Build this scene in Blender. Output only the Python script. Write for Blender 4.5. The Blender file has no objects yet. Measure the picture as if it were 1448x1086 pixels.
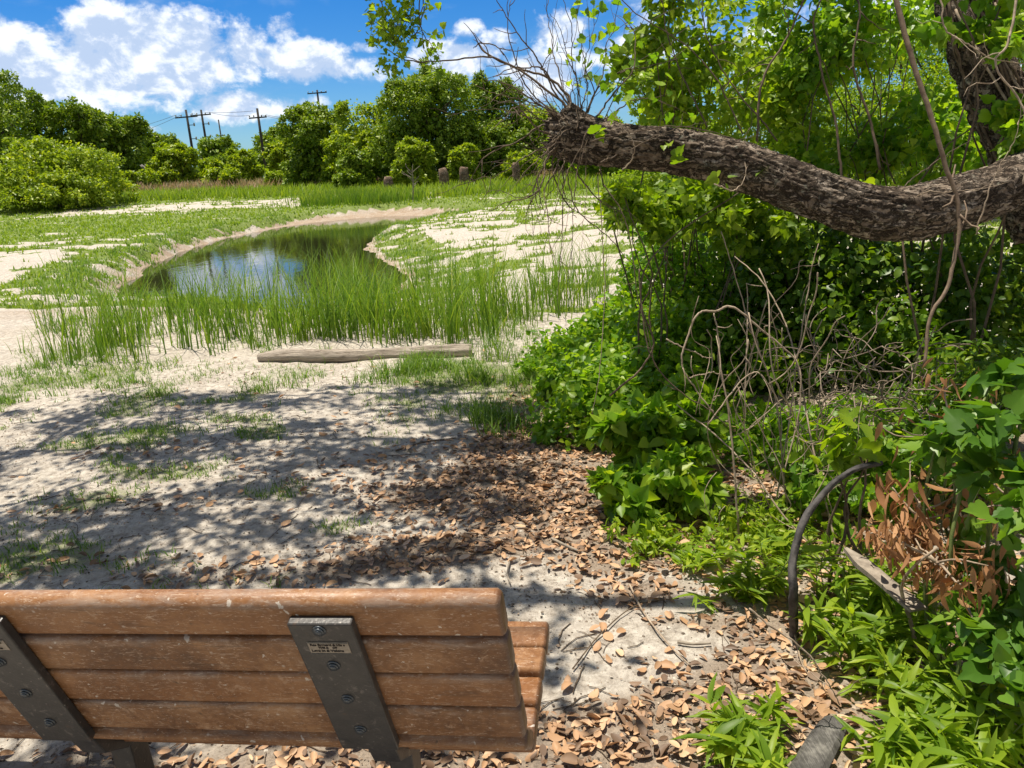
import bpy, math, random
import numpy as np
from mathutils import Matrix, Vector

random.seed(7); RS = np.random.RandomState(11)
SC = bpy.context.scene; COL = SC.collection
PI = math.pi
# ------------------------------------------------------------------ camera
F, PITCH, ROLL, CAMH = 1070.0, 0.2757, -0.0471, 1.5
FWD = np.array([0, math.cos(PITCH), -math.sin(PITCH)]); _R = np.array([1., 0, 0]); _U = np.cross(_R, FWD)
RIGHT = _R*math.cos(ROLL) + _U*math.sin(ROLL); UP = -_R*math.sin(ROLL) + _U*math.cos(ROLL)
CAM = np.array([0, 0, CAMH])
cd = bpy.data.cameras.new('camera'); co = bpy.data.objects.new('camera', cd); COL.objects.link(co)
M = Matrix.Identity(4)
for i in range(3):
    M[i][0] = RIGHT[i]; M[i][1] = UP[i]; M[i][2] = -FWD[i]; M[i][3] = CAM[i]
co.matrix_world = M
cd.sensor_width = 36; cd.lens = F/1448*36; cd.clip_start = .05; cd.clip_end = 8000
SC.camera = co
# ------------------------------------------------------------------ light
SUN = np.array([-.30, .24, 1.75]); SUN = SUN/np.linalg.norm(SUN)
ld = bpy.data.lights.new('sun', 'SUN'); ld.energy = 5.0; ld.angle = math.radians(.53); ld.color = (1, .92, .79)
lo = bpy.data.objects.new('sun', ld); COL.objects.link(lo)
lo.rotation_euler = Vector(SUN).to_track_quat('Z', 'Y').to_euler()
SC.view_settings.view_transform = 'Standard'; SC.view_settings.look = 'None'; SC.view_settings.gamma = 1
SC.view_settings.exposure = 0.5
SC.cycles.max_bounces = 8; SC.cycles.transparent_max_bounces = 8; SC.cycles.diffuse_bounces = 4
SC.cycles.use_denoising = True

def ray(px, py):
    d = RIGHT*((px-724)/F) - UP*((py-543)/F) + FWD
    return d
def at(px, py, d):
    return CAM + ray(px, py)*d
def flat(px, py, z=0.):
    d = ray(px, py); return CAM + d*((z-CAMH)/d[2])

# ------------------------------------------------------------------ world: sky + clouds
W = bpy.data.worlds.new('World'); SC.world = W; W.use_nodes = True
nt = W.node_tree; nt.nodes.clear()
class NB:
    def __init__(s, nt): s.nt = nt
    def n(s, t, **k):
        o = s.nt.nodes.new(t)
        for a, b in k.items(): setattr(o, a, b)
        return o
    def link(s, a, b): s.nt.links.new(a, b)
    def math(s, op, a, b=None, clamp=False):
        o = s.n('ShaderNodeMath', operation=op, use_clamp=clamp)
        for i, v in enumerate((a, b)):
            if v is None: continue
            if isinstance(v, (int, float)): o.inputs[i].default_value = v
            else: s.link(v, o.inputs[i])
        return o.outputs[0]
    def maprange(s, v, a, b, c=0., d=1., smooth=True):
        o = s.n('ShaderNodeMapRange'); o.interpolation_type = 'SMOOTHSTEP' if smooth else 'LINEAR'
        s.link(v, o.inputs[0])
        for i, q in enumerate((a, b, c, d)): o.inputs[i+1].default_value = q
        return o.outputs[0]
    def mix(s, f, a, b, mode='MIX'):
        o = s.n('ShaderNodeMix', data_type='RGBA', blend_type=mode)
        for i, v in ((0, f), (6, a), (7, b)):
            if isinstance(v, (int, float)): o.inputs[i].default_value = v
            elif isinstance(v, (tuple, list)): o.inputs[i].default_value = (*v, 1)
            else: s.link(v, o.inputs[i])
        return o.outputs[2]
    def noise(s, vec, scale, detail=4, rough=.5, dist=0., off=None):
        if off:
            m = s.n('ShaderNodeVectorMath', operation='ADD'); s.link(vec, m.inputs[0]); m.inputs[1].default_value = off; vec = m.outputs[0]
        o = s.n('ShaderNodeTexNoise'); s.link(vec, o.inputs['Vector'])
        o.inputs['Scale'].default_value = scale; o.inputs['Detail'].default_value = detail
        o.inputs['Roughness'].default_value = rough; o.inputs['Distortion'].default_value = dist
        return o.outputs[0]
    def scale(s, vec, sc):
        m = s.n('ShaderNodeVectorMath', operation='MULTIPLY'); s.link(vec, m.inputs[0]); m.inputs[1].default_value = sc; return m.outputs[0]
    def ramp(s, v, stops):
        o = s.n('ShaderNodeValToRGB'); s.link(v, o.inputs[0]); e = o.color_ramp.elements
        while len(e) < len(stops): e.new(.5)
        for q, (p, c) in zip(e, stops): q.position = p; q.color = (*c, 1)
        return o.outputs[0]
b = NB(nt)
sky = b.n('ShaderNodeTexSky', sky_type='NISHITA', sun_disc=False)
sky.sun_elevation = math.asin(SUN[2]); sky.sun_rotation = math.atan2(SUN[0], SUN[1])
sky.air_density = 1.0; sky.dust_density = .3; sky.ozone_density = 4.0
hs = b.n('ShaderNodeHueSaturation'); hs.inputs['Saturation'].default_value = 1.45; hs.inputs['Value'].default_value = 1.0
b.link(sky.outputs[0], hs.inputs['Color'])
tc = b.n('ShaderNodeTexCoord'); dv = tc.outputs['Generated']
sep = b.n('ShaderNodeSeparateXYZ'); b.link(dv, sep.inputs[0])
az = b.math('ARCTAN2', sep.outputs[0], sep.outputs[1]); el = b.math('ARCSINE', sep.outputs[2])
cb = b.n('ShaderNodeCombineXYZ'); b.link(az, cb.inputs[0]); b.link(el, cb.inputs[1])
uv = cb.outputs[0]
wob = b.n('ShaderNodeTexNoise'); b.link(uv, wob.inputs['Vector']); wob.inputs['Scale'].default_value = 9; wob.inputs['Detail'].default_value = 5
def azel(px, py):
    d = ray(px, py); d = d/np.linalg.norm(d); return math.atan2(d[0], d[1]), math.asin(d[2])
# clouds as lobes on the sky (pixel centre, radii) -> azimuth / elevation
CL = [(200, 55, 95, 42, 1), (110, 105, 150, 40, 1), (235, 90, 95, 50, 1), (30, 55, 75, 26, .7), (20, 110, 70, 50, 1), (150, 135, 160, 28, .6),
      (350, 78, 34, 42, .8), (420, 85, 90, 26, .85), (400, 45, 22, 24, .6), (480, 95, 60, 20, .7), (330, 150, 60, 22, .85), (305, 143, 22, 12, .6),
      (400, 150, 60, 14, .6), (515, 68, 28, 9, .6), (640, 85, 62, 26, .9), (665, 40, 28, 14, .5), (700, 60, 40, 20, .5), (760, 110, 60, 40, .8),
      (800, 45, 50, 26, .75), (540, 105, 30, 14, .5), (215, 183, 12, 6, .5), (900, 70, 120, 50, .6), (1090, 60, 90, 60, .6), (1300, 20, 120, 60, .6),
      (-250, 60, 220, 90, .9), (1700, 60, 200, 80, .8), (600, -250, 200, 60, .6), (0, -300, 260, 80, .7)]
tot = None
for (cx, cy, rx, ry, wgt) in CL:
    a0, e0 = azel(cx, cy); sx = F/rx*1.0; sy = F/ry*1.0
    m = b.n('ShaderNodeVectorMath', operation='SUBTRACT'); b.link(uv, m.inputs[0]); m.inputs[1].default_value = (a0, e0, 0)
    m2 = b.scale(m.outputs[0], (sx, sy, 1))
    l = b.n('ShaderNodeVectorMath', operation='LENGTH'); b.link(m2, l.inputs[0])
    g = b.maprange(l.outputs['Value'], 0.25, 1.45, wgt, 0)
    tot = g if tot is None else b.math('MAXIMUM', tot, g)
uvs = b.scale(uv, (1, 1.25, 1))
n1 = b.noise(uvs, 19, 9, .6, .25)
n2 = b.noise(uvs, 55, 6, .6, .3, (3, 1, 0))
nn = b.math('ADD', b.math('MULTIPLY', b.math('SUBTRACT', n1, .5), 1.8), b.math('MULTIPLY', b.math('SUBTRACT', n2, .5), .7))
dens = b.math('ADD', tot, nn)
mask = b.maprange(dens, .22, .72)
n1b = b.noise(uvs, 19, 9, .6, .25, (.0, .022, 0))       # density a little higher in the sky: lit edge against body
lit = b.math('SUBTRACT', n1, n1b)
sh = b.maprange(b.math('ADD', b.math('MULTIPLY', lit, 5.5), b.math('MULTIPLY', b.math('SUBTRACT', n2, .5), 1.3)), -.45, .6)
ccol = b.mix(sh, (5.1, 6.3, 8.4), (9.7, 10.1, 10.7))
# thin wisps everywhere
n3 = b.noise(b.scale(uv, (1, 2.6, 1)), 7, 6, .6, .2, (7, 2, 0))
wisp = b.math('MULTIPLY', b.maprange(n3, .5, .78), .45)
base = b.mix(1.0, hs.outputs[0], (.62, .86, 1.12), 'MULTIPLY')
s1 = b.mix(wisp, base, (4.6, 6.0, 8.0))
s2 = b.mix(b.math('MULTIPLY', mask, .95), s1, ccol)
# unseen broken cloud overhead and behind the viewer, added as neutral fill light
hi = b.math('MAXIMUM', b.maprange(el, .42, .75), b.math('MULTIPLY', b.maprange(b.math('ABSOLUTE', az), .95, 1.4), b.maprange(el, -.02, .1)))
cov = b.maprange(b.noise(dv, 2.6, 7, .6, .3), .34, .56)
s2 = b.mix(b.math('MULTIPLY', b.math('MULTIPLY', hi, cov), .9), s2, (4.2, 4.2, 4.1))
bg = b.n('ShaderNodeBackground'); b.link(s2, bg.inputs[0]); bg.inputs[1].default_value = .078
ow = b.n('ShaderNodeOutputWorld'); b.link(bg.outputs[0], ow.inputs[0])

# ------------------------------------------------------------------ numpy noise
def _h(ix, iy, iz, s):
    n = (ix.astype(np.int64)*73856093) ^ (iy.astype(np.int64)*19349663) ^ (iz.astype(np.int64)*83492791) ^ (s*2654435761)
    n = (n ^ (n >> 13)) * 1274126177; n = n & 0x7fffffff; n = (n ^ (n >> 16)) & 0xffff
    return n/65535.0
def vn(x, y, z=None, s=0):
    x = np.asarray(x, float); y = np.asarray(y, float); z = np.zeros_like(x) if z is None else np.asarray(z, float)
    ix, iy, iz = np.floor(x), np.floor(y), np.floor(z); fx, fy, fz = x-ix, y-iy, z-iz
    fx, fy, fz = [t*t*(3-2*t) for t in (fx, fy, fz)]
    r = 0
    for a in (0, 1):
        for c in (0, 1):
            for e in (0, 1):
                r = r + _h(ix+a, iy+c, iz+e, s)*(fx if a else 1-fx)*(fy if c else 1-fy)*(fz if e else 1-fz)
    return r
def fbm(x, y, z=None, o=4, s=0):
    r = 0; a = .5; f = 1; t = 0
    for i in range(o):
        r = r + a*vn(np.asarray(x)*f, np.asarray(y)*f, None if z is None else np.asarray(z)*f, s+i*17); t += a; a *= .5; f *= 2.03
    return r/t
def ss(v, a, c):
    t = np.clip((np.asarray(v, float)-a)/(c-a), 0, 1); return t*t*(3-2*t)

# ------------------------------------------------------------------ mesh helpers
def mesh(name, V, FS, mat=None, parent=None, smooth=True, attr=None):
    """V (n,3); FS list of int arrays (m,k)"""
    me = bpy.data.meshes.new(name)
    V = np.asarray(V, dtype=np.float32)
    me.vertices.add(len(V)); me.vertices.foreach_set('co', V.ravel())
    FS = [np.asarray(f, dtype=np.int32) for f in FS if len(f)]
    nl = sum(f.size for f in FS); npoly = sum(len(f) for f in FS)
    me.loops.add(nl); me.polygons.add(npoly)
    me.loops.foreach_set('vertex_index', np.concatenate([f.ravel() for f in FS]))
    tot = np.concatenate([np.full(len(f), f.shape[1], np.int32) for f in FS])
    st = np.concatenate([[0], np.cumsum(tot)[:-1]]).astype(np.int32)
    me.polygons.foreach_set('loop_start', st); me.polygons.foreach_set('loop_total', tot)
    me.polygons.foreach_set('use_smooth', np.full(npoly, smooth))
    me.update(calc_edges=True)
    if attr:
        for k, v in attr.items():
            a = me.color_attributes.new(k, 'FLOAT_COLOR', 'POINT')
            v = np.asarray(v, np.float32); v4 = np.ones((len(V), 4), np.float32); v4[:, :v.shape[1]] = v
            a.data.foreach_set('color', v4.ravel())
    if mat: me.materials.append(mat)
    o = bpy.data.objects.new(name, me); COL.objects.link(o)
    if parent is not None: o.parent = parent
    return o
def tag(o, label=None, cat=None, group=None, kind=None):
    if label: o['label'] = label
    if cat: o['category'] = cat
    if group: o['group'] = group
    if kind: o['kind'] = kind
    return o
def empty(name, loc=(0, 0, 0), label=None, cat=None, group=None, rz=0):
    o = bpy.data.objects.new(name, None); COL.objects.link(o); o.location = tuple(loc); o.rotation_euler.z = rz
    o.empty_display_size = .1
    return tag(o, label, cat, group)
class Acc:
    """collects pieces of one surface"""
    def __init__(s): s.V = []; s.F = {}; s.n = 0
    def add(s, V, FS):
        for f in FS:
            f = np.asarray(f)
            s.F.setdefault(f.shape[1], []).append(f+s.n)
        s.V.append(np.asarray(V)); s.n += len(V)
    def build(s, name, mat, parent=None, smooth=True, origin=None):
        V = np.concatenate(s.V)
        if origin is not None: V = V-np.asarray(origin)
        return mesh(name, V, [np.concatenate(f) for f in s.F.values()], mat, parent, smooth)
def catmull(P, n):
    P = np.asarray(P, float); P = np.vstack([2*P[0]-P[1], P, 2*P[-1]-P[-2]]); out = []
    m = len(P)-3; ts = np.linspace(0, m, n); 
    i = np.minimum(ts.astype(int), m-1); t = (ts-i)[:, None]
    p0, p1, p2, p3 = P[i], P[i+1], P[i+2], P[i+3]
    return .5*((2*p1)+(-p0+p2)*t+(2*p0-5*p1+4*p2-p3)*t*t+(-p0+3*p1-3*p2+p3)*t**3)
def tube(path, rad, sides=6, disp=None, cap=True):
    P = np.asarray(path, float); n = len(P); r = np.broadcast_to(np.asarray(rad, float), (n,)).copy()
    T = np.gradient(P, axis=0); T /= np.linalg.norm(T, axis=1)[:, None]+1e-12
    ref = np.array([0, 0, 1.]) if abs(T[0][2]) < .9 else np.array([1., 0, 0])
    N = np.zeros_like(P); v = np.cross(T[0], ref); v /= np.linalg.norm(v); N[0] = v
    for i in range(1, n):
        v = N[i-1]-T[i]*(N[i-1]@T[i]); N[i] = v/(np.linalg.norm(v)+1e-12)
    B = np.cross(T, N)
    a = np.linspace(0, 2*PI, sides, endpoint=False)
    ca, sa = np.cos(a), np.sin(a)
    R = r[:, None]*np.ones(sides)[None]
    if disp is not None: R = R+disp(P, a, R)
    V = P[:, None]+R[:, :, None]*(ca[None, :, None]*N[:, None]+sa[None, :, None]*B[:, None])
    V = V.reshape(-1, 3)
    i = np.arange(n-1)[:, None]*sides; j = np.arange(sides)[None]; j2 = (j+1) % sides
    Q = np.stack([i+j, i+j2, i+sides+j2, i+sides+j], -1).reshape(-1, 4)
    FS = [Q]
    if cap:
        V = np.vstack([V, P[0], P[-1]]); jj = np.arange(sides); k = (jj+1) % sides
        FS.append(np.stack([np.full(sides, n*sides), k, jj], -1)); o = (n-1)*sides
        FS.append(np.stack([np.full(sides, n*sides+1), o+jj, o+k], -1))
    return V, FS
def wander(p0, p1, n=10, amp=.05, sag=0., s=0):
    p0 = np.asarray(p0, float); p1 = np.asarray(p1, float); t = np.linspace(0, 1, n)[:, None]
    P = p0+(p1-p0)*t; L = np.linalg.norm(p1-p0)
    k = RS.normal(size=(4, 3)); w = sum(k[i]*np.sin((i+1)*PI*t+0)*(1/(i+1)**1.6) for i in range(4))
    P = P+w*amp*L*.55; P[:, 2] += sag*np.sin(PI*t[:, 0])*L
    return P
# leaf templates: length 1 along +Y, normal +Z
def T_simple():
    V = np.array([[0, 0, 0], [-.3, .45, .08], [.3, .45, .08], [0, 1, -.05]]); return V, [np.array([[0, 3, 1], [0, 2, 3]])]
def T_oval(w=.27, curl=0.):
    V = np.array([[0, 0, 0], [0, .33, 0], [0, .7, -.02], [0, 1, -.12], [-w, .3, .07], [-w*.82, .68, .04], [w, .3, .07], [w*.82, .68, .04]])
    V[:, 2] += curl*(V[:, 1]-.5)**2*4
    return V, [np.array([[0, 1, 4], [2, 3, 5], [0, 6, 1], [2, 7, 3]]), np.array([[1, 2, 5, 4], [1, 6, 7, 2]])]
def T_lobed():
    O = [(0, 0), (-.2, -.07), (-.38, .02), (-.46, .22), (-.38, .38), (-.30, .44), (-.30, .6), (-.2, .72), (-.13, .74), (-.07, .9), (0, 1.04), (.07, .9), (.13, .74), (.2, .72), (.30, .6), (.30, .44), (.38, .38), (.46, .22), (.38, .02), (.2, -.07)]
    V = [(x, y, .12*abs(x)*2-.1*(y-.4)**2) for x, y in O]+[(0, .38, -.03)]
    n = len(O); return np.array(V), [np.array([[i, n, (i+1) % n] for i in range(n)])]
def T_heart():
    O = [(0, 0), (-.22, -.1), (-.42, .08), (-.4, .4), (-.2, .72), (0, 1.02), (.2, .72), (.4, .4), (.42, .08), (.22, -.1)]
    V = [(x, y, .2*abs(x)-.14*(y-.4)**2) for x, y in O]+[(0, .38, -.03)]
    n = len(O); return np.array(V), [np.array([[i, n, (i+1) % n] for i in range(n)])]
def T_lance(w=.085, bend=-.25):
    ys = [0, .15, .4, .7, 1]; ws = [.2, .8, 1, .65, .02]
    V = []
    for y, q in zip(ys, ws):
        z = bend*y*y; V += [(-w*q, y, z+.03*q), (0, y, z), (w*q, y, z+.03*q)]
    Q = []
    for i in range(4):
        a = i*3; Q += [[a, a+1, a+4, a+3], [a+1, a+2, a+5, a+4]]
    return np.array(V), [np.array(Q)]
def T_litter(c=.22):
    O = [(0, 0), (-.13, .06), (-.24, .22), (-.28, .45), (-.24, .7), (-.13, .9), (0, 1.0), (.13, .9), (.24, .7), (.28, .45), (.24, .22), (.13, .06)]
    V = [(x, y, c*(x/.28)**2*(.6+.5*y)+.12*(y-.5)**2*(1 if c > 0 else 2)) for x, y in O]+[(0, .3, 0), (0, .7, 0)]
    f = [[i, 12, i+1] for i in (0, 1, 2)]+[[i, 13, i+1] for i in (3, 4, 5)]+[[i, 13, i+1] for i in (6, 7, 8)]+[[9, 12, 10], [10, 12, 11], [11, 12, 0], [3, 12, 13], [9, 13, 12]]
    return np.array(V), [np.array(f)]
def frames(D, N):
    D = D/(np.linalg.norm(D, axis=1)[:, None]+1e-9); X = np.cross(D, N); X /= np.linalg.norm(X, axis=1)[:, None]+1e-9
    Z = np.cross(X, D); return np.stack([X, D, Z], -1)          # columns
def scatter(T, P, R, S, wid=None):
    V, FS = T; n = len(P); S = np.broadcast_to(S, (n,))
    VV = V[None].repeat(n, 0).astype(float)
    if wid is not None: VV[:, :, 0] *= np.asarray(wid)[:, None]
    VV = np.einsum('nij,nvj->nvi', R, VV)*S[:, None, None]+P[:, None]
    o = (np.arange(n)*len(V))[:, None, None]
    return VV.reshape(-1, 3), [(f[None]+o).reshape(-1, f.shape[1]) for f in FS]
def unit(n): 
    v = RS.normal(size=(n, 3)); return v/np.linalg.norm(v, axis=1)[:, None]

# ------------------------------------------------------------------ materials
def mat(name):
    m = bpy.data.materials.new(name); m.use_nodes = True; m.node_tree.nodes.clear(); return m, NB(m.node_tree)
def out(b, sh, disp=None):
    o = b.n('ShaderNodeOutputMaterial'); b.link(sh, o.inputs[0])
def princ(b, col, rough=.6, spec=.3, normal=None, metal=0.):
    p = b.n('ShaderNodeBsdfPrincipled')
    if isinstance(col, tuple): p.inputs['Base Color'].default_value = (*col, 1)
    else: b.link(col, p.inputs['Base Color'])
    if isinstance(rough, float): p.inputs['Roughness'].default_value = rough
    else: b.link(rough, p.inputs['Roughness'])
    p.inputs['Specular IOR Level'].default_value = spec; p.inputs['Metallic'].default_value = metal
    if normal is not None: b.link(normal, p.inputs['Normal'])
    return p.outputs[0]
def bump(b, h, st=.5, d=.01, normal=None):
    o = b.n('ShaderNodeBump'); b.link(h, o.inputs['Height']); o.inputs['Strength'].default_value = st; o.inputs['Distance'].default_value = d
    if normal is not None: b.link(normal, o.inputs['Normal'])
    return o.outputs[0]
def leafmat(name, stops, trans=.45, tcol=(1.5, 1.5, .35), rough=.45, spec=.35):
    m, b = mat(name); g = b.n('ShaderNodeNewGeometry')
    oc = b.n('ShaderNodeTexCoord')
    nz = b.noise(oc.outputs['Object'], 1.3, 2)
    v = b.math('ADD', b.math('MULTIPLY', g.outputs['Random Per Island'], .7), b.math('MULTIPLY', nz, .45))
    c = b.ramp(b.math('SUBTRACT', v, .08), stops)
    p = princ(b, c, rough, spec)
    t = b.n('ShaderNodeBsdfTranslucent'); b.link(b.mix(1.0, c, tcol, 'MULTIPLY'), t.inputs[0])
    x = b.n('ShaderNodeMixShader'); x.inputs[0].default_value = trans; b.link(p, x.inputs[1]); b.link(t.outputs[0], x.inputs[2])
    out(b, x.outputs[0]); return m
G_FAR = leafmat('leaves far green', [(0, (0.077, 0.141, 0.013)), (.4, (0.154, 0.250, 0.020)), (.75, (0.260, 0.350, 0.028)), (1, (0.413, 0.451, 0.050))], .3)
G_FAR2 = leafmat('leaves far yellow green', [(0, (0.108, 0.184, 0.013)), (.4, (0.217, 0.316, 0.022)), (.75, (0.368, 0.451, 0.033)), (1, (0.544, 0.550, 0.055))], .4)
G_DARK = leafmat('leaves thicket', [(0, (0.046, 0.104, 0.011)), (.45, (0.094, 0.192, 0.014)), (.8, (0.200, 0.296, 0.020)), (1, (0.354, 0.402, 0.032))], .4, rough=.4)
G_VINE = leafmat('leaves vine', [(0, (0.072, 0.176, 0.015)), (.4, (0.155, 0.299, 0.021)), (.75, (0.284, 0.420, 0.032)), (1, (0.475, 0.544, 0.053))], .5, rough=.4)
G_BRIGHT = leafmat('leaves bright', [(0, (0.093, 0.189, 0.014)), (.4, (0.186, 0.297, 0.019)), (.75, (0.310, 0.419, 0.029)), (1, (0.466, 0.513, 0.057))], .5)
G_NEAR = leafmat('leaves near vine', [(0, (0.044, 0.112, 0.015)), (.4, (0.088, 0.200, 0.022)), (.75, (0.163, 0.288, 0.031)), (1, (0.263, 0.375, 0.055))], .4, rough=.38)
G_CAN = leafmat('leaves canopy', [(0, (0.033, 0.080, 0.012)), (.5, (0.066, 0.130, 0.016)), (1, (0.132, 0.200, 0.024))], .35)
G_REED = leafmat('reed', [(0, (0.064, 0.144, 0.014)), (.5, (0.145, 0.260, 0.023)), (.85, (0.272, 0.361, 0.037)), (1, (0.543, 0.433, 0.092))], .35, (1.3, 1.4, .4))
G_GRASS = leafmat('grass', [(0, (0.060, 0.144, 0.018)), (.45, (0.132, 0.240, 0.030)), (.8, (0.228, 0.336, 0.048)), (1, (0.432, 0.396, 0.168))], .4, (1.3, 1.35, .4))
G_FIELD = leafmat('field grass', [(0, (0.115, 0.202, 0.017)), (.5, (0.220, 0.329, 0.029)), (.85, (0.335, 0.418, 0.046)), (1, (0.515, 0.455, 0.149))], .4, (1.2, 1.25, .4))
G_HAY = leafmat('dry weeds', [(0, (.16, .22, .06)), (.35, (.34, .30, .14)), (.7, (.55, .37, .26)), (1, (.66, .50, .36))], .3, (1.1, 1, .8))
G_DEAD = leafmat('dead leaves', [(0, (.16, .075, .035)), (.5, (.38, .19, .085)), (1, (.56, .34, .17))], .22, (1.1, .9, .6), .65, .2)
G_LITTER = leafmat('leaf litter', [(0, (0.090, 0.060, 0.041)), (.3, (0.216, 0.138, 0.086)), (.55, (0.456, 0.270, 0.144)), (.8, (0.624, 0.408, 0.241)), (1, (0.700, 0.576, 0.414))], .12, (1, .8, .6), .55, .35)

def barkmat(name, c0, c1, c2, sc=1., st=.8):
    m, b = mat(name); t = b.n('ShaderNodeTexCoord'); o = t.outputs['Object']
    n = b.noise(o, 9*sc, 8, .65, .4); n2 = b.noise(o, 60*sc, 5, .6)
    nn = b.n('ShaderNodeTexNoise'); b.link(o, nn.inputs['Vector']); nn.inputs['Scale'].default_value = 11*sc; nn.inputs['Detail'].default_value = 4
    w = b.n('ShaderNodeVectorMath', operation='ADD'); b.link(b.scale(o, (.28, .8, 1.1)), w.inputs[0]); b.link(b.scale(nn.outputs[1], (.10, .10, .10)), w.inputs[1])
    fl = b.noise(w.outputs[0], 34*sc, 7, .62, .5)                 # long interlocking plates
    ri = b.maprange(b.math('ABSOLUTE', b.math('SUBTRACT', fl, .5)), .0, .07)
    c = b.ramp(b.math('ADD', b.math('MULTIPLY', n, .45), b.math('ADD', b.math('MULTIPLY', n2, .25), b.math('MULTIPLY', fl, .3))), [(.34, c0), (.49, c1), (.62, c2)])
    c = b.mix(b.math('MULTIPLY', b.math('SUBTRACT', 1., ri), .8), c, tuple(x*.3 for x in c0))
    li = b.maprange(b.noise(o, 17*sc, 5, .7, 0, (4, 4, 4)), .60, .68)
    c = b.mix(b.math('MULTIPLY', li, .6), c, (.46, .46, .36))
    h = b.math('ADD', b.math('MULTIPLY', ri, .8), b.math('ADD', b.math('MULTIPLY', n2, .5), fl))
    out(b, princ(b, c, .88, .15, bump(b, h, st, .014/sc))); return m
BARK = barkmat('bark', (.06, .04, .028), (.20, .155, .115), (.46, .39, .315), 1., 1.)
BARK2 = barkmat('bark trunk far', (.05, .04, .03), (.12, .10, .08), (.22, .19, .15), 1.)
def stemmat(name, c0, c1, rough=.7):
    m, b = mat(name); t = b.n('ShaderNodeTexCoord')
    c = b.ramp(b.noise(t.outputs['Object'], 30, 5, .6), [(.3, c0), (.7, c1)])
    out(b, princ(b, c, rough, .25, bump(b, b.noise(t.outputs['Object'], 220, 3), .5, .002))); return m
TAN = stemmat('dry vine stem', (.20, .145, .10), (.48, .385, .28))
TWIG = stemmat('twig', (.07, .05, .035), (.18, .13, .085))
GSTEM = stemmat('green stem', (.08, .13, .03), (.22, .24, .08))
BLACKSTEM = stemmat('dark smooth stem', (.018, .018, .018), (.11, .10, .095), .7)
GREYWOOD = stemmat('weathered wood', (.17, .14, .11), (.36, .31, .245), .85)

# ------------------------------------------------------------------ terrain function
WZ = -.34
POND_PX = [(140, 434), (165, 408), (205, 380), (250, 357), (300, 341), (360, 328), (420, 316), (480, 309), (540, 304.5), (600, 303), (650, 303.5), (668, 306), (640, 311),
           (600, 318), (560, 327), (532, 336), (520, 350), (545, 368), (580, 390), (560, 412), (500, 430), (430, 442), (350, 448), (250, 446), (180, 442)]
POND = np.array([flat(x, y, WZ)[:2] for x, y in POND_PX])
def sdpoly(x, y, P):
    d = np.full(x.shape, 1e9); ins = np.zeros(x.shape, bool); n = len(P)
    for i in range(n):
        a = P[i]; c = P[(i+1) % n]; e = c-a
        wx, wy = x-a[0], y-a[1]; t = np.clip((wx*e[0]+wy*e[1])/(e@e), 0, 1)
        d = np.minimum(d, (wx-e[0]*t)**2+(wy-e[1]*t)**2)
        cond = ((a[1] <= y) != (c[1] <= y)) & (x < (c[0]-a[0])*(y-a[1])/((c[1]-a[1]) if c[1] != a[1] else 1e-9)+a[0])
        ins ^= cond
    d = np.sqrt(d); return np.where(ins, -d, d)
def height(x, y):
    x = np.asarray(x, float); y = np.asarray(y, float)
    sd = sdpoly(x, y, POND) + (fbm(x*1.1, y*1.1, s=5)-.5)*.5
    left = ss(-x-.35*y, -1.5, 1.0)            # 1 on the left / far-left bank
    far = ss(y, 17, 24)
    wd = 3.2 - 2.6*np.maximum(left, far*.95)
    bank = np.where(sd < 0, WZ-.25*ss(-sd, 0, 2.5), WZ+(-WZ+.0)*ss(sd, -.15, wd))
    bank = bank + .10*left*ss(sd, .5, 2.5)*ss(y, 5.5, 9)
    far_rise = .85*ss(y, 30, 60) + .15*ss(y, 60, 100)
    hz = bank+far_rise
    near = ss(sd, .1, 1.)
    hz = hz + ss(sd, .1, .4)*(1-ss(sd, 1.2, 2.2))*ss(y, 8.5, 10)*(fbm(x*2.1, y*2.1, s=95)-.45)*.12
    hz = hz + near*((fbm(x*.7, y*.7, s=1)-.5)*.09 + (fbm(x*3.2, y*3.2, s=2)-.5)*.035*(1-.3*ss(y, 8, 20)) + (fbm(x*11, y*11, s=3, o=3)-.5)*.016*(1-ss(y, 6, 12)))
    hz = hz + .10*ss(x, 1.2, 2.4)*ss(y, 1.0, 3)
    return hz
def gh(x, y): return float(height(np.array([x]), np.array([y]))[0])
def G(px, py, dz=0.):
    """world point where a pixel's ray meets the terrain"""
    d = ray(px, py); t = 0.5
    z = 0.
    p = flat(px, py, 0.) if d[2] < -1e-3 else CAM+d*60
    for _ in range(12):
        z = gh(p[0], p[1]); q = flat(px, py, z)
        p = p*.5+q*.5
    return np.array([p[0], p[1], gh(p[0], p[1])+dz])
def onground(px, D):
    """ground point in the direction of pixel column px at depth D"""
    p = at(px, 240, D); return np.array([p[0], p[1], gh(p[0], p[1])])
def hgt(px, py, base):
    """height above base of a pixel at that base's distance"""
    d = ray(px, py); k = base[1]/d[1]; return CAM[2]+d[2]*k-base[2]

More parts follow.
